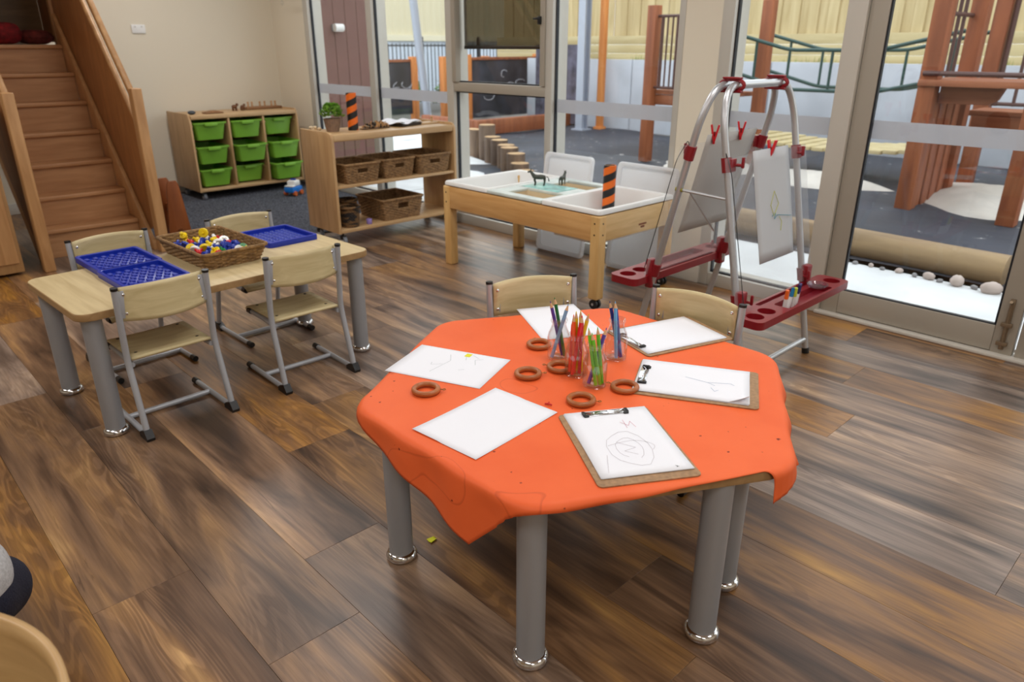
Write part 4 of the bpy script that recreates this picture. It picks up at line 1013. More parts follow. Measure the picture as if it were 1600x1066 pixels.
# ================================================================== EASEL
EX, EY0, EY1 = -1.56, 2.56, 3.126
ea = thing('easel', 'double-sided aluminium easel with clear panels and dark red trays', 'easel', (EX, (EY0+EY1)/2, 0)); ey = (EY1-EY0)/2
M_ACR = film('smudged_acrylic', (214, 216, 220), .16)
def leg_x(side, z):   # local x of a frame's leg centre at height z
    return (.262-.240*z/1.17) if side > 0 else (-.312+.282*z/1.17)
for side in (1, -1):
    pts = [(leg_x(side, .008), -ey, .008), (leg_x(side, 1.06), -ey, 1.06), (leg_x(side, 1.175), -ey+.05, 1.180), (leg_x(side, 1.175), ey-.05, 1.180), (leg_x(side, 1.06), ey, 1.06), (leg_x(side, .008), ey, .008)]
    f = G().tube(fillet(pts, .09, 7), .0145, 14).build('frame', M_ALUM, ea)
    for s in (-1, 1): G().cyl((leg_x(side, 0), s*ey, 0), (leg_x(side, .02), s*ey, .025), .0165, n=14).build('rubber_foot', M_BLACK, f)
    G().tube([(leg_x(side, .065), -ey, .065), (leg_x(side, .065), ey, .065)], .012, 12).build('floor_bar', M_ALUM, ea)
    # panel and its clamps
    sg = side; ofs = .022*sg
    z0, z1 = (.345, .925) if sg > 0 else (.395, .955)
    a, b = Vector((leg_x(sg, z0)+ofs, 0, z0)), Vector((leg_x(sg, z1)+ofs, 0, z1))
    pg = G().grid(lambda u, v: (a.x+(b.x-a.x)*v, (u-.5)*(2*ey+.09), a.z+(b.z-a.z)*v), 2, 2).build('clear_panel', M_ACR, ea, smooth=0, solid=.003)
    for s in (-1, 1):
        for z in (z1-.03, z0+.02):
            c = Vector((leg_x(sg, z), s*ey, z)); d = Vector((leg_x(sg, z+.03)-leg_x(sg, z-.03), 0, .06)).normalized()
            cl_ = G().cyl(c-d*.028, c+d*.028, .0205, n=16).box((c.x+sg*.018, c.y-s*.010, c.z), (.014, .040, .050), bev=.003).build('clamp', M_RED, ea)
            G().cyl((c.x+sg*.02, c.y-s*.028, c.z), (c.x+sg*.045, c.y-s*.034, c.z), .006, n=10).box((c.x+sg*.048, c.y-s*.036, c.z+.010), (.012, .012, .042), bev=.004).build('wing_knob', M_RED, cl_)
    # spring wire beside the panel
    G().tube(fillet([(leg_x(sg, z1-.02)+sg*.006, -ey-.004, z1-.02), (leg_x(sg, z1+.02)+sg*.012, -ey-.022, z1+.025), (leg_x(sg, z1-.06)+sg*.036, -ey-.028, z1-.06), (leg_x(sg, z0+.02)+sg*.045, -ey-.02, z0+.02)], .02), .0016, 6).build('spring_wire', M_BLACK, ea)
# ridge hinges
for y in (-ey+.11, ey-.11):
    h = G(); h.tube([(.027*math.cos(2*PI*k/20)*1.9, y, 1.180+.022*math.sin(2*PI*k/20)) for k in range(20)], .008, 8, loop=True); h.box((0, y, 1.206), (.075, .028, .008), bev=.003).box((0, y, 1.157), (.09, .022, .010), bev=.003)
    h.build('hinge', M_RED, ea)
br = G().tube([(leg_x(-1, .775), -ey, .775), (leg_x(1, .765), -ey, .765)], .006, 8).build('spreader', M_ALUM, ea)
G().cyl((leg_x(-1, .775)-.014, -ey-.004, .775), (leg_x(-1, .775)+.016, -ey, .775), .010, n=10).build('spreader_end', mat('olive_plastic', (150, 142, 50), .4), br)
G().tube([(leg_x(-1, .775)+.05, -ey, .772), (leg_x(-1, .56)+.16, -ey+.12, .60)], .004, 6).build('strut', M_ALUM, ea)
def plate_holes(outer, holes, z, depth, zb):
    g = G(); bm = g.bm; edges = []
    def loop(pts, zz):
        vs = [bm.verts.new((x, y, zz)) for x, y in pts]; es = [bm.edges.new((vs[i], vs[(i+1) % len(vs)])) for i in range(len(vs))]; return vs, es
    ov, oe = loop(outer, z); edges += oe; hv = []
    for h in holes:
        v, e = loop(h, z); hv.append(v); edges += e
    bmesh.ops.triangle_fill(bm, use_beauty=True, use_dissolve=False, edges=edges)
    lo = [bm.verts.new((v.co.x, v.co.y, zb)) for v in ov]; n = len(ov)
    for i in range(n): bm.faces.new((ov[i], ov[(i+1) % n], lo[(i+1) % n], lo[i]))
    bm.faces.new(lo)
    for v in hv:
        l = [bm.verts.new((p.co.x, p.co.y, z-depth)) for p in v]; n = len(v)
        for i in range(n): bm.faces.new((v[i], v[(i+1) % n], l[(i+1) % n], l[i]))
        bm.faces.new(l)
    return g
def circ(cx, cy, r, n=20): return [(cx+r*math.cos(2*PI*k/n), cy+r*math.sin(2*PI*k/n)) for k in range(n)]
def easel_tray(sg, z):
    xo = leg_x(sg, z)+sg*.082
    outer = rpoly(.145, .80, .03, 5); L_ = .40
    holes = [circ(sg*.012, -L_+.060, .036), circ(sg*.012, -L_+.150, .036), circ(sg*.012, L_-.060, .036), rpoly(.070, .40, .012, 3, sg*.026, .045), rpoly(.022, .46, .006, 3, -sg*.050, .02)]
    tr_ = plate_holes(outer, holes, .012, .026, -.020).build('tray', M_RED, ea, loc=(xo, .03 if sg > 0 else .0, z))
    G().box((0, .06, -.030), (.05, .26, .024), bev=.008).build('tray_rib', M_RED, tr_)
    for s in (-1, 1):
        G().box((-sg*.072, s*ey-(.03 if sg > 0 else 0), .022), (.034, .046, .13), bev=.006).build('tray_bracket', M_RED, tr_)
easel_tray(1, .325); easel_tray(-1, .375)
# things on the easel
def on_panel(sg, y, z, off): return Vector((EX+leg_x(sg, z)+sg*off, (EY0+EY1)/2+y, z))
def clipped(label, sg, y0, y1, z0, z1, col, strokes, off):
    yc = (EY0+EY1)/2; b, t_ = on_panel(sg, (y0+y1)/2, z0, off), on_panel(sg, (y0+y1)/2, z1, off)
    t = thing('easel_paper', label, 'paper', tuple(b), 0, 'sheets clipped to the easel'); d = t_-b; W_ = y1-y0
    G().grid(lambda u, v: (d.x*v+sg*.004*math.sin(v*PI)*(u-.3), (u-.5)*W_, d.z*v), 8, 10).build('sheet', mat('backlit_sheet_%d' % col[0], col, .8), t, solid=.0008)  # backlit shade is put into the grey of the sheet
    for nm, c_, st in strokes:
        g = G()
        for s_ in st:
            g.tube([(d.x*v+sg*.0045+sg*.004*math.sin(v*PI)*(u-.3), (u-.5)*W_, d.z*v) for u, v in s_], .0012, 5)
        g.build(nm, mat('ink_'+nm, c_, .7), t)
clipped('sheet painted backlit grey, with yellow and teal scribbles on the right face of the easel', 1, -.13, .16, .49, .935, (186, 187, 190), [('yellow_scribble', (190, 190, 70), [[(.45, .40), (.38, .5), (.5, .62), (.6, .5), (.45, .40)], [(.62, .25), (.66, .33), (.60, .38)]]), ('teal_scribble', (40, 130, 150), [[(.40, .40), (.5, .42), (.46, .37), (.55, .40), (.95, .36)]])], .027)
clipped('large blank sheet painted backlit grey on the left face of the easel', -1, -.16, .24, .56, .985, (196, 194, 190), [], .019)
def peg_clip(label, p, rz):
    t = thing('red_clip', label, 'clip', tuple(p), rz, 'red plastic clips on the easel')
    g = G(); g.box((.007, 0, 0), (.008, .026, .078), bev=.002, M=Matrix.Rotation(.22, 4, 'Y')); g.build('jaw', M_REDB, t)
    G().box((-.007, 0, 0), (.008, .026, .078), bev=.002, M=Matrix.Rotation(-.22, 4, 'Y')).build('jaw', M_REDB, t); G().cyl((0, -.011, .004), (0, .011, .004), .006, n=10).build('spring', M_RED, t)
peg_clip('red clip at the left of the blank easel sheet', on_panel(-1, -.11, .985, .018), .5)
peg_clip('red clip at the right of the blank easel sheet', on_panel(-1, .10, .985, .018), .5)
peg_clip('red clip holding the scribbled easel sheet', on_panel(1, .02, .930, .026), .2)
def marker(label, y, col, dx=0):
    p = Vector((EX+leg_x(1, .325)+.082+.020+dx, (EY0+EY1)/2+.03+y, .3125)); t = thing('marker_pen', label, 'marker', tuple(p), 0, 'felt markers in the easel tray'); t.rotation_euler = (.12*math.sin(y*90), .1, 0)
    G().cyl((0, 0, 0), (0, 0, .050), .0078, n=12).build('barrel', M_WHITEP, t); G().cyl((0, 0, .050), (0, 0, .088), .0085, .0075, n=12).build('cap', mat('marker_%d_%d_%d' % col, col, .35), t)
marker('orange-capped marker in the easel tray', -.115, (240, 110, 40)); marker('teal-capped marker in the easel tray', -.082, (30, 120, 170)); marker('lime-capped marker in the easel tray', -.058, (190, 205, 60), .008)
marker('navy-capped marker in the easel tray', -.025, (36, 34, 90)); marker('purple-capped marker in the easel tray', .000, (60, 34, 110), -.006)
lt = G(); lt.lathe([(0, .0), (.036, 0), (.043, .010), (.046, .010), (.046, .014), (.041, .014), (.035, .004), (0, .004)], 28)
tag(lt.build('clear_lid', thin_glass('lilac_clear', (.86, .82, .92), 1.4, .1, .12), loc=(EX+leg_x(1, .325)+.09, (EY0+EY1)/2+.235, .3375)), 'clear lilac plastic lid resting on the easel tray', 'lid')  # clear plastic lid lying on the tray

# ================================================================== LOFT STAIRS
def xz_panel(poly, y0, y1, bev=.002):
    """poly in (x, z), thickness along y"""
    return G().prism([(x, z) for x, z in poly], -y1, -y0, bev=bev, M=Matrix.Rotation(PI/2, 4, 'X'))
ls = thing('loft_stairs', 'wooden staircase with plywood side panels climbing to the play loft', 'stairs', (-5.2, 1.29, 0))
OX, OY = -5.2, 1.29
def LS(x): return x-OX
SY0, SY1 = .98-OY, 1.60-OY
for i in range(1, 8):
    xn = LS(-5.52-.165*(i-1)); z = .19*i
    if i < 7: G().box((xn-.088, 0, z-.014), (.195, SY1-SY0-.002, .028), bev=.006, seg=3).build('tread', M_STEP, ls)
    G().box((xn-.022, 0, z-.110), (.016, SY1-SY0-.004, .164)).build('riser', M_STEP, ls)
G().box((LS(-6.51)-.05, 0, 1.316), (.11, SY1-SY0-.002, .028), bev=.006, seg=3).build('tread', M_STEP, ls)
st_top = lambda x: .025+1.125*(-5.297-x)
pn_top = lambda x: .83+1.125*(-5.25-x)
for s, (a, b) in ((1, (SY1, SY1+.026)), (-1, (SY0-.026, SY0))):
    xs, xe = -5.285, -6.62
    xz_panel([(LS(xs), 0), (LS(xs), st_top(xs)+.03), (LS(xe), st_top(xe)+.03), (LS(xe), st_top(xe)-.30), (LS(-5.56), 0)], a, b, .004).build('stringer', M_LOFT, ls)
    yy = (a+b)/2
    pa, pb = (SY1+.028, SY1+.044) if s > 0 else (SY0-.044, SY0-.028)
    x0, x1 = -5.262, -6.70
    pn = xz_panel([(LS(x0), st_top(x0)+.20), (LS(x0), pn_top(x0)), (LS(x1), pn_top(x1)), (LS(x1), st_top(x1)-.06), (LS(-5.40), st_top(-5.40)-.02)], pa, pb).build('side_panel', M_LOFTP, ls)
    yc = (pa+pb)/2
    for nm, f0, dz in (('panel_cap', pn_top, .008), ('handrail', pn_top, .185)):
        p0, p1 = Vector((LS(x0), yc, f0(x0)+dz)), Vector((LS(x1), yc, f0(x1)+dz))
        if nm == 'panel_cap': G().tube([p0, p1], .017, 10).build(nm, M_LOFT, ls)
        else:
            pl = [(LS(x0), p0.z-.03), (LS(x0), p0.z+.03), (LS(x1), p1.z+.03), (LS(x1), p1.z-.03)]; xz_panel(pl, yc-.018, yc+.018, .008).build(nm, M_LOFT, ls)
    G().box((LS(-5.222), yc+.006*s, .535), (.082, .062, 1.07), bev=.006, seg=3).build('newel_post', M_LOFT, ls)
    G().box((LS(-6.70), yc, 1.20), (.07, .055, 2.4), bev=.006).build('top_post', M_LOFT, ls)
# loft platform
lp = thing('loft_platform', 'wooden play loft platform at the top of the stairs', 'loft', (-6.9, .9, 0))
G().box((0, -.05, 1.312), (.70, 1.50, .036), bev=.003).build('deck', M_LOFT, lp)
G().box((.05, -.60, .65), (.60, .03, 1.28)).build('end_panel', M_LOFTP, lp)
G().box((.02, .0, 1.98), (.74, 1.60, .05)).build('shade_roof', M_LOFTP, lp)  # unseen roof added low to shade the loft
G().box((.02, -.785, 1.66), (.74, .03, .62)).build('side_board', M_LOFTP, lp)  # side boards added to keep light out of the loft
G().box((.02, .785, 1.66), (.74, .03, .62)).build('side_board', M_LOFTP, lp)  # added on the right to block light
G().box((-.365, 0, 1.66), (.02, 1.54, .62)).build('shade_back', wood('loft_back_shade', (110, 84, 50), (134, 104, 66), (20, 3, 20)), lp)  # added back board, dark for the shaded rear of the loft
lc = thing('loft_cupboard', 'plain brown plywood cupboard under the loft at the left edge of the photo', 'cupboard', (-5.45, .36, 0))
G().box((0, 0, .56), (.44, .90, 1.08), bev=.004).build('body', wood('cupboard_ply', (150, 112, 70), (176, 136, 90), (20, 20, 3), .45, .02), lc)
d_ = G().box((.226, .06, .57), (.016, .74, .98), bev=.004).build('door', M_LOFT, lc)
G().box((.236, .36, .66), (.012, .02, .09), bev=.004).build('handle', M_LOFTP, d_)
random.seed(11)
for k, (nm, lab, col, x, y, sc) in enumerate((('cushion', 'dark red cushion in the middle of the loft platform', (120, 20, 26), -6.74, 1.27, (.12, .13, .15)), ('cushion', 'black patterned cushion at the front left of the loft platform', (34, 32, 34), -6.74, 1.05, (.09, .12, .13)), ('cushion', 'deep brown-red cushion at the right of the loft platform', (96, 34, 30), -6.72, 1.48, (.11, .09, .10)), ('cushion', 'yellow cushion at the far left of the loft platform', (170, 136, 40), -6.70, .86, (.08, .07, .10)))):
    t = thing(nm, lab, 'cushion', (x, y, 1.332), .3*k, 'cushions on the loft')
    g = G(); n = 14
    def cu(u, v, top): 
        a, b = 2*u-1, 2*v-1; e = (1-a**4)*(1-b**4); return (a*sc[0]*(1-.1*b*b), b*sc[1]*(1-.1*a*a), sc[2]*(.5+(.5 if top else -.5)*e**.5))
    g.grid(lambda u, v: cu(u, v, True), n, n); g.grid(lambda u, v: cu(u, v, False), n, n); bmesh.ops.remove_doubles(g.bm, verts=g.bm.verts, dist=.0005)
    g.build('cover', mat('cushion_%d' % col[0], col, .85, var=.3, vscale=25), t)
t = thing('storage_box', 'grey fabric box at the back of the loft platform', 'box', (-7.05, 1.02, 1.332)); G().box((0, 0, .17), (.24, .34, .34), bev=.01).build('body', mat('grey_fabric', (150, 150, 146), .85), t); G().box((0, 0, .345), (.25, .35, .03), bev=.008).build('lid', mat('grey_fabric_lid', (140, 140, 137), .85), t)
# board leaning by the stairs
bd = thing('wooden_trestle', 'small red-brown wooden trestle beside the stair post', 'trestle', (-5.56, 1.855, 0))
for k, x in enumerate((-.09, .09)):
    g = xz_panel([(-.012, 0), (-.03, .40), (.03, .40), (.012, 0)], -.01, .01)
    G().prism([(-.085, 0), (-.03, 0), (-.022, .07), (.0, .085), (.022, .07), (.03, 0), (.085, 0), (.040, .40), (.026, .425), (-.026, .425), (-.040, .40)], -.010, .010, bev=.002, M=Matrix.Translation((x, 0, 0)) @ Matrix.Rotation(PI/2, 4, 'Z') @ Matrix.Rotation(PI/2, 4, 'X')).build('end_board', wood('red_brown_wood', (132, 70, 28), (164, 92, 42), (20, 20, 3)), bd)
G().box((0, 0, .22), (.18, .03, .05), bev=.004).build('rail', wood('red_brown_wood', (132, 70, 28), (164, 92, 42)), bd)
# crystal mobile near the window
cm_ = thing('glass_mobile', 'hanging glass drop ornament near the corner of the windows', 'ornament', (-6.72, 3.52, 1.66))
for k, (dx_, dy_, dz_) in enumerate(((0, 0, 0), (.05, .03, .05), (-.05, .02, .06), (.02, -.04, .10))):
    G().tube([(dx_, dy_, dz_+.05), (dx_*.6, dy_*.6, 1.02)], .0012, 5).build('string', mat('string_white', (220, 216, 206), .7), cm_)
    G().lathe([(0, 0), (.012, .012), (.016, .026), (.010, .042), (.003, .052), (0, .053)], 8, (dx_, dy_, dz_)).build('drop', M_CHROME if k % 2 else M_BOT, cm_)

# ================================================================== CHILD AT THE LEFT EDGE
def flesh(name, V, E, R, mt, parent, voxel=.011):
    """one continuous surface: tapered limbs and joints fused by a voxel remesh and smoothed"""
    g = G()
    for a_, b_ in E: g.cyl(V[a_], V[b_], R[a_], R[b_], n=20)
    for v, r in zip(V, R): g.sphere(v, r, n=20)
    o = g.build(name, mt, parent)
    rm = o.modifiers.new('fuse', 'REMESH'); rm.mode = 'VOXEL'; rm.voxel_size = voxel; rm.use_smooth_shade = True
    sm = o.modifiers.new('soften', 'SMOOTH'); sm.factor = .5; sm.iterations = 8
    return o
# local frame: child kneels upright, facing -x ; origin on the floor below the pelvis
ch = thing('person', 'child in a grey top and navy trousers kneeling at the left edge', 'person', (-1.705, -.018, 0), math.radians(46))
V = [(0, 0, .22), (-.02, 0, .34), (-.075, 0, .46), (-.135, 0, .53), (-.16, 0, .565),            # pelvis..neck 0-4
     (-.125, .115, .505), (-.14, .165, .38), (-.25, .15, .32), (-.30, .13, .325),               # left arm 5-8
     (-.125, -.115, .505), (-.14, -.165, .38), (-.25, -.15, .32), (-.30, -.13, .325),           # right arm 9-12
     (0, .075, .19), (-.20, .09, .07), (-.06, .085, .045), (.0, .085, .035),                    # left leg (kneel) 13-16
     (0, -.075, .19), (-.20, -.09, .07), (-.06, -.085, .045), (.0, -.085, .035),                # right leg 17-20
     (-.175, 0, .61), (-.20, 0, .67), (-.20, 0, .73)]                                          # head 21-23
E_ = [(0, 1), (1, 2), (2, 3), (3, 4), (3, 5), (5, 6), (6, 7), (7, 8), (3, 9), (9, 10), (10, 11), (11, 12), (0, 13), (13, 14), (14, 15), (15, 16), (0, 17), (17, 18), (18, 19), (19, 20), (4, 21), (21, 22), (22, 23)]
R_ = [.085, .08, .085, .07, .035, .042, .034, .027, .02, .042, .034, .027, .02, .065, .05, .036, .026, .065, .05, .036, .026, .06, .085, .06]
M_SKIN = mat('skin', (214, 164, 136), .5)
flesh('body', V, E_, R_, M_SKIN, ch)
tv = [0, 1, 2, 3, 5, 6, 7, 9, 10, 11]; mp_ = {v: i for i, v in enumerate(tv)}
flesh('top', [(Vector(V[i])+Vector((.01, 0, .05)) if i == 0 else Vector(V[i])) for i in tv], [(mp_[p], mp_[q]) for p, q in E_ if p in mp_ and q in mp_], [R_[i]+(.014 if i else .026) for i in tv], mat('grey_marle', (186, 186, 188), .9, bump=.3, bscale=300, var=.08, vscale=150), ch)
lv = [0, 13, 14, 15, 17, 18, 19]; mp2 = {v: i for i, v in enumerate(lv)}
flesh('trousers', [Vector(V[i])+Vector((.025, 0, 0) if i in (0, 13, 17) else (0, 0, .006)) for i in lv], [(mp2[p], mp2[q]) for p, q in E_ if p in mp2 and q in mp2], [R_[i]+.013 for i in lv], mat('navy_knit', (22, 24, 44), .9, bump=.3, bscale=200), ch)
hb = G(); hb.sphere((-.185, 0, .705), .098, (1, .92, .95), 16); hb.sphere((-.14, 0, .67), .080, (.8, .98, 1.0), 14); hb.build('hair', mat('brown_hair', (70, 46, 30), .7, bump=.4, bscale=120), ch)
fc = G()
for s in (-1, 1): fc.sphere((-.282, s*.030, .678), .010, (.5, 1, .8), 8)
fc.build('eyes', mat('eye_dark', (40, 28, 22), .3), ch)
G().sphere((-.290, 0, .658), .010, (1, .9, 1), 8).build('nose', M_SKIN, ch); G().sphere((-.278, 0, .632), .014, (.4, 1.2, .35), 8).build('mouth', mat('lips', (186, 96, 92), .5), ch)
for s in (-1, 1):
    q = G()
    for k in range(4): q.tube([(-.20, s*(.118+.009*k), .365), (-.235, s*(.114+.010*k), .360-.004*k), (-.255, s*(.112+.010*k), .345)], .006, 8)
    q.tube([(-.20, s*.118, .372), (-.222, s*.100, .368), (-.238, s*.098, .358)], .0068, 8); q.sphere((-.195, s*.132, .365), .02, (1.1, 1, .6), 10)
    q.build('hand', M_SKIN, ch, loc=(-.10, 0, -.04)); G().sphere((-.19, s*.088, .665), .016, (.8, .4, 1.2), 10).build('ear', M_SKIN, ch)
    G().sphere((.015, s*.085, .035), .035, (1.3, .9, .9), 10).build('foot', mat('sock_grey', (90, 90, 96), .9), ch)

# ================================================================== OUTSIDE
M_CONC = mat('pale_concrete', (214, 216, 218), .8, bump=.05, bscale=40, var=.04, vscale=3)
def ground(name, poly, z0, z1, mt, label, cat):
    o = G().prism(poly, z0, z1).build(name, mt); o['kind'] = 'structure'; tag(o, label, cat); return o
def weedmat():
    m, nt, p = newmat('black_weed_mat'); N = nt.nodes; L = nt.links; tc = N.new('ShaderNodeTexCoord')
    a = N.new('ShaderNodeTexNoise'); a.inputs['Scale'].default_value = .9; a.inputs['Detail'].default_value = 5; L.new(tc.outputs['Object'], a.inputs['Vector'])
    r = N.new('ShaderNodeValToRGB'); r.color_ramp.elements[0].position = .3; r.color_ramp.elements[1].position = .72; r.color_ramp.elements[0].color = lin((38, 40, 49)); r.color_ramp.elements[1].color = lin((66, 69, 80)); L.new(a.outputs['Fac'], r.inputs['Fac'])
    b = N.new('ShaderNodeTexNoise'); b.inputs['Scale'].default_value = 9; b.inputs['Detail'].default_value = 3; L.new(tc.outputs['Object'], b.inputs['Vector'])
    k = N.new('ShaderNodeValToRGB'); k.color_ramp.elements[0].position = .68; k.color_ramp.elements[1].position = .74; k.color_ramp.elements[0].color = (0, 0, 0, 1); k.color_ramp.elements[1].color = (1, 1, 1, 1); L.new(b.outputs['Fac'], k.inputs['Fac'])
    x = N.new('ShaderNodeMix'); x.data_type = 'RGBA'; L.new(k.outputs['Color'], x.inputs['Factor']); L.new(r.outputs['Color'], x.inputs['A']); x.inputs['B'].default_value = lin((170, 168, 166)); L.new(x.outputs['Result'], p.inputs['Base Color'])
    p.inputs['Roughness'].default_value = .7
    bp = N.new('ShaderNodeBump'); bp.inputs['Strength'].default_value = .5; bp.inputs['Distance'].default_value = .05; L.new(a.outputs['Fac'], bp.inputs['Height']); L.new(bp.outputs['Normal'], p.inputs['Normal'])
    return m
M_MAT = weedmat()
struct(G().box((-8, 12, -.14), (60, 30, .10)).build('floor_yard', mat('yard_earth', (96, 92, 88), .9)))
pave = [(-26, 3.86), (4, 3.86), (4, 4.86), (-3.2, 4.92), (-4.6, 5.1), (-5.5, 5.45), (-6.3, 5.95), (-7.4, 6.35), (-9, 7.3), (-10.5, 8.4), (-26, 9.5)]
pv = struct(G().prism(pave, -.09, -.03).build('floor_path', M_CONC)); 
# concrete joints: grooves between slabs as thin dark strips set in the path
for x in (-9, -6, -3, 0): G().box((x, 4.55, -.031), (.012, 1.36, .004)).build('joint', mat('joint_grey', (150, 150, 150), .9), pv)
random.seed(17)
def bumpy(x0, x1, y0, y1, amp, nx, ny, z0, prof=None):
    rnd = {}
    g = G()
    def fn(u, v):
        x, y = x0+(x1-x0)*u, y0+(y1-y0)*v
        h = amp*(math.sin(x*1.7+y*.9)+math.sin(x*.8-y*2.1)+.6*math.sin(x*3.9+1)*math.sin(y*3.1))*.3
        if prof: h = prof(x, y, h)
        return (x, y, z0+h)
    return g.grid(fn, nx, ny)
wm = bumpy(-9.5, 4.5, 4.95, 10.42, .06, 110, 50, -.045).build('weed_mat', M_MAT); tag(wm, 'wrinkled black weed matting covering the yard', 'ground cover', kind='stuff')
def sand_pile(label, cx, cy, rx, ry, h):
    g = G(); n = 30
    def fn(u, v):
        a = 2*PI*u; r = v*(1+.12*math.sin(3*a)+.08*math.sin(5*a+1)); return (cx+rx*r*math.cos(a), cy+ry*r*math.sin(a), -.075+h*(1-v*v)+.012*math.sin(a*7)*v)
    g.grid(fn, n, 8); bmesh.ops.remove_doubles(g.bm, verts=g.bm.verts, dist=.001)
    tag(g.build('sand_pile', mat('pale_sand', (206, 200, 192), .9, bump=.2, bscale=20, var=.05, vscale=4)), label, 'sand', 'sand heaps in the yard', 'stuff')
sand_pile('pale sand heap under the climbing tower', -1.85, 7.85, .75, .75, .20); sand_pile('pale sand heap left of the climbing tower', -3.4, 7.7, .8, .42, .17); sand_pile('pale sand around the post of the small platform', -4.85, 7.95, .65, .40, .18)
# log edging and pebbles
def post_mat(): return wood('red_gum_post', (120, 62, 36), (164, 94, 56), (14, 14, 1.2), .6, .1)
M_POST = post_mat(); M_BEAM = wood('red_gum_beam', (122, 66, 42), (164, 100, 66), (1.2, 14, 14), .6, .1)
lg = thing('log_edging', 'round pine log lying along the path outside the glass door', 'log', (-1.6, 5.12, -.03))
G().tube([(-1.75, .06, .085), (-.6, .02, .085), (.25, -.03, .085), (.62, -.04, .085)], .10, 20).build('log', wood('treated_pine_log', (122, 100, 76), (168, 142, 106), (1.2, 10, 10), .75, .2), lg)
lg2 = thing('log_edging', 'second pine log continuing past the door frame at the right', 'log', (.2, 5.05, -.03)); G().tube([(-1.05, .02, .085), (.4, -.02, .085), (1.8, -.05, .085)], .10, 20).build('log', MATS['treated_pine_log'], lg2)
random.seed(31)
PEB = [(-1.87, 4.90, .022), (-1.80, 4.89, .018), (-1.70, 4.90, .02), (-1.62, 4.88, .016), (-1.52, 4.89, .024), (-1.42, 4.87, .02), (-1.34, 4.88, .034), (-1.27, 4.86, .018), (-1.18, 4.87, .048), (-1.08, 4.86, .02), (-.99, 4.85, .052), (-.90, 4.85, .02), (-.84, 4.84, .03), (-2.0, 4.92, .02), (-2.1, 4.93, .022), (-2.22, 4.93, .018)]
for k, (x, y, r) in enumerate(PEB):
    g = G(); g.sphere((0, 0, r*.55), r, (1.15, .8, .75), 12)
    for v in g.bm.verts: v.co += Vector((random.uniform(-1, 1), random.uniform(-1, 1), random.uniform(-1, 1)))*r*.06
    o = g.build('pebble', mat(('pebble_pink', 'pebble_grey')[k % 2], ((186, 170, 162), (136, 134, 136))[k % 2], .7), loc=(x, y, -.03), rot=(0, 0, k))
    big = r > .04
    tag(o, {6: 'rounded pale pebble at the left of the row of big pebbles by the log', 8: 'big pinkish pebble against the pine log outside the door', 10: 'big grey pebble against the end of the pine log'}.get(k, 'small pebble between the path and the pine log'), 'stone', 'pebbles along the pine log')
# stumps
random.seed(8)
ST = [(-7.95, 6.62, .30), (-7.68, 6.56, .34), (-7.42, 6.46, .36), (-7.16, 6.40, .44), (-6.86, 6.22, .33), (-6.62, 6.12, .32), (-6.40, 6.02, .29), (-6.20, 5.88, .29), (-6.00, 5.80, .25), (-5.84, 5.70, .17), (-5.66, 5.60, .12)]
for k, (x, y, h) in enumerate(ST):
    t = thing('log_stump', 'upright log stump, %s in the row of stumps edging the path' % ['first', 'second', 'third', 'tall fourth', 'fifth', 'sixth', 'seventh', 'eighth', 'ninth', 'low tenth', 'lowest last'][k] + ' from the left', 'stump', (x, y, -.05), k, 'log stumps edging the path')
    r = .105; n = 16
    G().loft([[(r*(1+.05*math.sin(a*3+k))*math.cos(a), r*(1+.05*math.sin(a*3+k))*math.sin(a), z) for a in [2*PI*j/n for j in range(n)]] for z in (0, h*.5, h)], True, True).build('bark', wood('stump_bark', (84, 68, 58), (134, 112, 94), (12, 12, 2), .8, .3), t)
    G().cyl((0, 0, h), (0, 0, h+.003), r*.93, n=16).build('cut_face', wood('stump_top', (168, 134, 96), (196, 164, 124), (14, 14, 14), .8, .1), t)
# retaining wall, sleepers and paling fence
rw = struct(G().box((-3, 10.55, .50), (15, .16, 1.10)).build('wall_retaining', mat('retaining_core', (150, 152, 156), .8)))
for k in range(6): G().box((-9.25+k*2.5, 10.46, .53), (2.485, .06, 1.16), bev=.008).build('concrete_panel', mat('concrete_panel', (186, 190, 198), .8, var=.05, vscale=2), rw)
fe = thing('paling_fence', 'tall yellow pine paling fence above the concrete retaining wall', 'fence', (-4, 10.95, 1.10))
M_PAL = wood('paling_pine', (184, 162, 116), (212, 194, 150), (9, 9, .9), .8, .1); M_SLP = wood('sleeper_pine', (186, 168, 124), (208, 194, 152), (.9, 9, 9), .8, .1)
me_pal = G().box((0, 0, 1.0), (.152, .02, 2.2), bev=.003, seg=1).mesh('paling'); me_pal.materials.append(M_PAL)
for k in range(110): share('paling', me_pal, None, fe, (-7.6+k*.142, random.uniform(-.008, .008)-.024*(k % 2), .40+random.uniform(-.01, .01)))
for z in (.03, .172, .314): G().box((0, -.075, z), (15.6, .05, .140), bev=.004).build('sleeper', M_SLP, fe)
gr = G(); random.seed(2)
for k in range(900):
    x = random.uniform(-9.6, 3.4); y = random.uniform(10.66, 10.84); h = random.uniform(.03, .13)*(1 if math.sin(x*2.3) > -.2 else .4); a = random.uniform(0, PI)
    w_ = .008; dx_, dy_ = w_*math.cos(a), w_*math.sin(a); lx, ly = random.uniform(-.04, .04), random.uniform(-.03, .03)
    vs = [gr.bm.verts.new(p) for p in ((x-dx_, y-dy_, 1.08), (x+dx_, y+dy_, 1.08), (x+lx, y+ly, 1.08+h))]; gr.bm.faces.new(vs)
tag(gr.build('grass_tufts', mat('dry_green_grass', (150, 156, 96), .9), smooth=0), 'thin grass growing along the top of the retaining wall', 'grass', kind='stuff')
struct(G().box((-3, 10.75, 1.04), (15, .40, .08)).build('floor_wall_top', mat('yard_soil_top', (170, 160, 130), .9)))
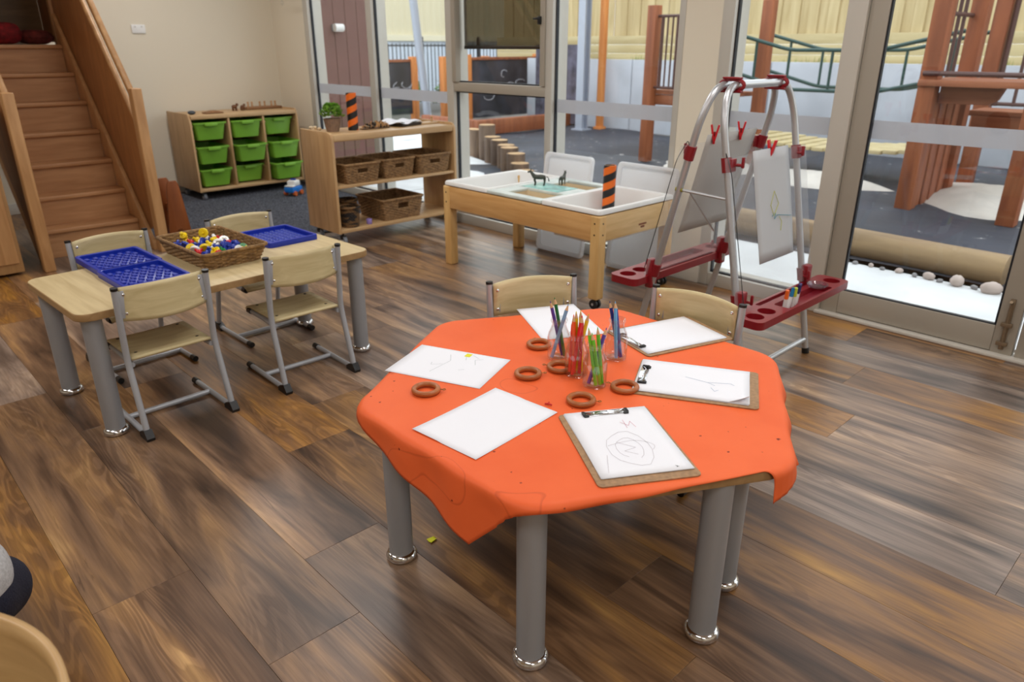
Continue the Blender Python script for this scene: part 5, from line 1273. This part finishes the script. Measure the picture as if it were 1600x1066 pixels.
# small platform with posts (behind window four and the pier)
tw = thing('small_platform', 'low timber play platform with dark balusters beside a tall post', 'play platform', (-5.69, 7.80, -.05))
def post(parent, x, y, z1, s=.125, z0=0): return G().box((x, y, (z0+z1)/2), (s, s, z1-z0), bev=.006).build('post', M_POST, parent)
post(tw, 0, 0, 1.82); post(tw, 1.24, .45, 1.85); post(tw, 0, 1.0, 1.6); 
G().box((.56, .10, .845), (1.06, .16, .05), bev=.005).build('deck_board', M_BEAM, tw); G().box((.56, .30, .845), (1.06, .16, .05), bev=.005).build('deck_board', M_BEAM, tw); G().box((.56, .50, .845), (1.06, .16, .05), bev=.005).build('deck_board', M_BEAM, tw)
G().box((.56, .06, .755), (1.0, .05, .12), bev=.004).build('joist', M_BEAM, tw)
M_BAR = mat('brown_metal_bar', (84, 54, 50), .5)
for z in (.90, 1.70): G().tube([(.03, 0, z), (1.1, .02, z)], .017, 8).build('rail', M_BAR, tw)
for k in range(14): G().tube([(.13+k*.072, .0, .90), (.13+k*.072, .0, 1.70)], .011 if k % 3 else .02, 8).build('baluster', M_BAR, tw)
# swinging bridge with green rails
bg_ = thing('rope_bridge', 'green metal railed bridge of pine slats leading to the tower', 'bridge', (-3.6, 8.4, -.05))
M_GRN = mat('green_rail', (40, 74, 70), .45)
for y, zs in ((-.40, 0), (.40, .0)):
    for dz in (0, -.40): G().tube(fillet([(-1.1, y, 1.50+dz), (-.42, y, 1.33+dz), (.50, y, 1.33+dz), (1.25, y, 1.50+dz)], .1), .020, 10).build('rail', M_GRN, bg_)
    for x, z in ((-.82, 1.43), (-.42, 1.33), (.05, 1.33), (.50, 1.33), (.95, 1.43)): G().tube([(x, y, z-.40), (x, y, z)], .016, 8).build('upright', M_GRN, bg_)
for k in range(15): G().box((-1.0+k*.15, 0, .40-.07*math.sin(PI*k/14)), (.128, .86, .04), bev=.006).build('slat', M_SLP, bg_)
# climbing tower right
ct = thing('climbing_tower', 'tall red timber climbing tower with dark bars behind the glass door', 'play tower', (-2.25, 7.02, -.05))
TP = [(0, 0), (.06, .74), (0, 1.66), (.80, 0), (.85, 1.66)]
for x, y in TP: post(ct, x, y, 2.75, .135)
for k in range(4): G().box((.03+.012*k, .13+k*.155, .50), (.035, .148, 1.0), bev=.004).build('side_board', M_POST, ct)
for k in range(5): G().box((.40, -.02+k*.155, 1.085), (.93, .148, .05), bev=.005).build('deck_board', M_BEAM, ct)
G().prism([(-.01, .92), (-.01, 1.06), (.46, 1.06), (.42, .96), (.36, .92)], -.045, .045, M=Matrix.Translation((.08, .12, 0)) @ Matrix.Rotation(PI/2, 4, 'X')).build('bracket', M_BEAM, ct)
for k in range(3): G().box((.46, .92+k*.155, .80), (.70, .148, .05), bev=.005).build('step_board', M_BEAM, ct)
G().box((.46, .86, .715), (.62, .05, .12), bev=.004).build('step_joist', M_BEAM, ct)
for z in (1.16, 2.05): G().tube([(-.04, -.075, z), (.86, -.075, z)], .020, 8).build('rail', M_BAR, ct)
for k in range(3): G().tube([(.02, .18+k*.14, 1.12), (.02, .18+k*.14, 2.6)], .016, 8).build('baluster', M_BAR, ct)
for z in (1.62, 2.5): G().tube([(.02, .05, z), (.02, .68, z)], .018, 8).build('rail', M_BAR, ct)
for k in range(5): G().tube([(.10+k*.16, 1.66, .82), (.10+k*.16, 1.66, 2.5)], .016 if k % 2 else .026, 8).build('baluster', M_BAR, ct)
for z in (.84, 1.9): G().tube([(0, 1.66, z), (.85, 1.66, z)], .018, 8).build('rail', M_BAR, ct)
for k in range(4): G().tube([(.80, .16+k*.36, 1.12), (.80, .16+k*.36, 2.6)], .02, 8).build('baluster', M_BAR, ct)
# brown clad outer wall and its lamp
cw = struct(G().box((-7.50, 4.46, 1.35), (.20, 1.20, 2.86)).build('wall_cladding', mat('cladding_core', (70, 44, 40), .7)))
me_b = G().box((0, 0, 1.36), (.02, .141, 2.80), bev=.004, seg=1).mesh('cladding_board'); me_b.materials.append(mat('brown_cladding', (112, 76, 70), .6, var=.05, vscale=3))
for k in range(8): share('cladding_board', me_b, None, cw, (-7.39, 3.93+k*.144, 0))
me_b2 = G().box((0, 0, 1.36), (.20, .02, 2.80), bev=.004, seg=1).mesh('corner_board'); me_b2.materials.append(MATS['brown_cladding']); share('corner_board', me_b2, None, cw, (-7.49, 5.07, 0))
ol = thing('wall_lamp', 'small white outdoor lamp on the brown cladding', 'lamp', (-7.379, 4.45, 1.50))
G().box((.012, 0, 0), (.022, .10, .07), bev=.004).build('plate', mat('lamp_grey', (120, 122, 128), .5), ol); G().cyl((.055, -.045, 0), (.055, .055, 0), .040, n=20).build('housing', M_WHITEP, ol)
# chalkboards and planter
cb_m = mat('chalkboard_black', (44, 45, 52), .8, var=.5, vscale=2.2)
def chalkboard(label, x, y0, y1, z1, axis='y'):
    t = thing('chalkboard', label, 'chalkboard', (x, (y0+y1)/2, -.05), 0, 'outdoor chalkboards between timber posts'); L_ = y1-y0
    G().box((0, 0, .10+(z1-.10)/2), (.03, L_-.1, z1-.16), bev=.004).build('board', cb_m, t); G().box((.0, 0, z1-.01), (.06, L_-.1, .05), bev=.004).build('cap_rail', M_BEAM, t)
    for s in (-1, 1): G().box((0, s*L_/2, z1/2+.03), (.13, .13, z1+.06), bev=.006).build('post', wood('orange_pine_post', (190, 110, 50), (222, 146, 80), (12, 12, 1.2), .65, .1), t)
    g = G(); random.seed(int(y0*10))
    for q in range(7):
        cy, cz, r = random.uniform(-L_*.35, L_*.35), random.uniform(.5, z1-.25), random.uniform(.06, .2); a0 = random.uniform(0, 6)
        g.tube([(.019, cy+r*math.cos(a0+a*.5)*(1+.2*math.sin(a)), cz+r*.7*math.sin(a0+a*.5)) for a in range(9)], .006, 5)
    g.build('chalk_drawing', mat('chalk', (190, 190, 196), .9), t)
chalkboard('black chalkboard with chalk scribbles between two orange posts in the yard', -10.65, 9.05, 10.85, 1.17)
chalkboard('narrow chalkboard panel at the far left of the yard', -12.2, 7.9, 9.0, 1.12)
chalkboard('chalkboard strip standing just left of the middle window post', -12.0, 9.6, 10.7, 1.12)
t = thing('chalkboard', 'chalk-covered dark board beside the steel column at the end of the concrete wall', 'chalkboard', (-9.6, 10.38, -.05)); G().box((0, 0, .72), (1.2, .04, 1.35), bev=.004).build('board', mat('chalky_board', (74, 72, 84), .8, var=.5, vscale=5), t)
t = thing('planter_edge', 'low timber sleeper edging in front of the chalkboards', 'planter', (-9.35, 9.25, -.05)); G().box((0, 0, .12), (.12, 2.3, .24), bev=.01).build('sleeper', M_POST, t); G().box((-.75, -1.1, .12), (1.4, .12, .24), bev=.01).build('end_sleeper', M_POST, t)
t = thing('steel_column', 'grey steel column standing by the end of the concrete wall', 'column', (-8.66, 10.02, -.05)); G().box((0, 0, 1.5), (.15, .02, 3.0)).box((0, -.07, 1.5), (.02, .14, 3.0)).box((0, -.14, 1.5), (.15, .02, 3.0)).build('shaft', mat('galvanised', (168, 174, 186), .45, .3), t); G().box((0, -.07, .02), (.26, .24, .03)).build('base_plate', mat('galvanised', (168, 174, 186)), t)
t = thing('timber_pole', 'slim orange timber pole beside the steel column', 'pole', (-8.50, 10.25, -.05)); G().box((0, 0, 1.5), (.10, .10, 3.0), bev=.005).build('shaft', MATS['orange_pine_post'], t); G().box((0, 0, .03), (.16, .16, .06), bev=.005).build('base', MATS['orange_pine_post'], t)
t = thing('steel_column', 'leaning pale steel column seen through the second window', 'column', (-11.5, 8.80, -.05)); G().tube([(0, .03, 0), (0, -.02, .05), (0, -.36, 3.2)], .075, 16).build('shaft', MATS['galvanised'], t); G().box((0, .03, .015), (.30, .30, .03)).build('base_plate', MATS['galvanised'], t)
# far fence: corrugated sheets, black railing, shrubs
ff = thing('sheet_fence', 'tall corrugated metal fence, cream above, pale blue below, far behind the yard', 'fence', (-16, 11.5, -.05))
def corr(z0, z1, nm, mt, y0=-7, y1=7):
    g = G(); n = 280
    g.grid(lambda u, v: (.02*math.cos(u*n*PI/2), y0+(y1-y0)*u, z0+(z1-z0)*v), n, 1); g.build(nm, mt, ff, smooth=60)
corr(0, 1.5, 'lower_sheet', mat('pale_blue_sheet', (196, 206, 218), .5)); corr(1.62, 4.2, 'upper_sheet', mat('cream_sheet', (206, 196, 164), .5)); G().box((.03, 0, 1.56), (.08, 14, .14)).build('band', mat('cream_band', (214, 206, 178), .5), ff)
rf = thing('pool_fence', 'thin black metal railing in front of the corrugated fence', 'fence', (-14.6, 10.5, -.05)); M_PF = mat('black_metal', (30, 32, 36), .5)
for z in (.15, 1.38): G().box((0, 0, z), (.03, 6.0, .035)).build('rail', M_PF, rf)
me_pk = G().box((0, 0, .75), (.016, .016, 1.35)).mesh('picket'); me_pk.materials.append(M_PF)
for k in range(54): share('picket', me_pk, None, rf, (0, -2.92+k*.11, 0))
for y in (-2.95, -1.2, .55, 2.3): G().box((0, y, .76), (.06, .06, 1.52)).sphere((0, y, 1.54), .045, n=8).build('post', M_PF, rf)
random.seed(12)
for k, (x, y) in enumerate(((-13.9, 9.4), (-13.9, 10.3), (-13.9, 11.2))):
    t = thing('shrub', ['leafy green shrub left of the leaning steel column', 'leafy green shrub behind the leaning steel column', 'leafy green shrub right of the leaning steel column'][k], 'shrub', (x, y, -.05), k, 'shrubs along the railing')
    g = G()
    for q in range(260):
        a, b, r = random.uniform(0, 2*PI), random.uniform(0, PI/2), random.uniform(.15, .40); p = Vector((r*math.cos(a)*math.cos(b), r*1.2*math.sin(a)*math.cos(b), .12+.55*math.sin(b)*random.uniform(.5, 1)))
        d = Vector((random.uniform(-1, 1), random.uniform(-1, 1), random.uniform(-.3, 1))).normalized(); s_ = d.cross(Vector((.3, .2, 1))).normalized()*.025
        vs = [g.bm.verts.new(v) for v in (p, p+d*.05+s_, p+d*.10, p+d*.05-s_)]; g.bm.faces.new(vs)
    f_ = g.build('foliage', mat('shrub_green', (82, 120, 52), .6, var=.4, vscale=6), t, smooth=0); f_['kind'] = 'stuff'
    G().cyl((0, 0, 0), (0, 0, .3), .02, n=8).build('stem', M_POST, t)
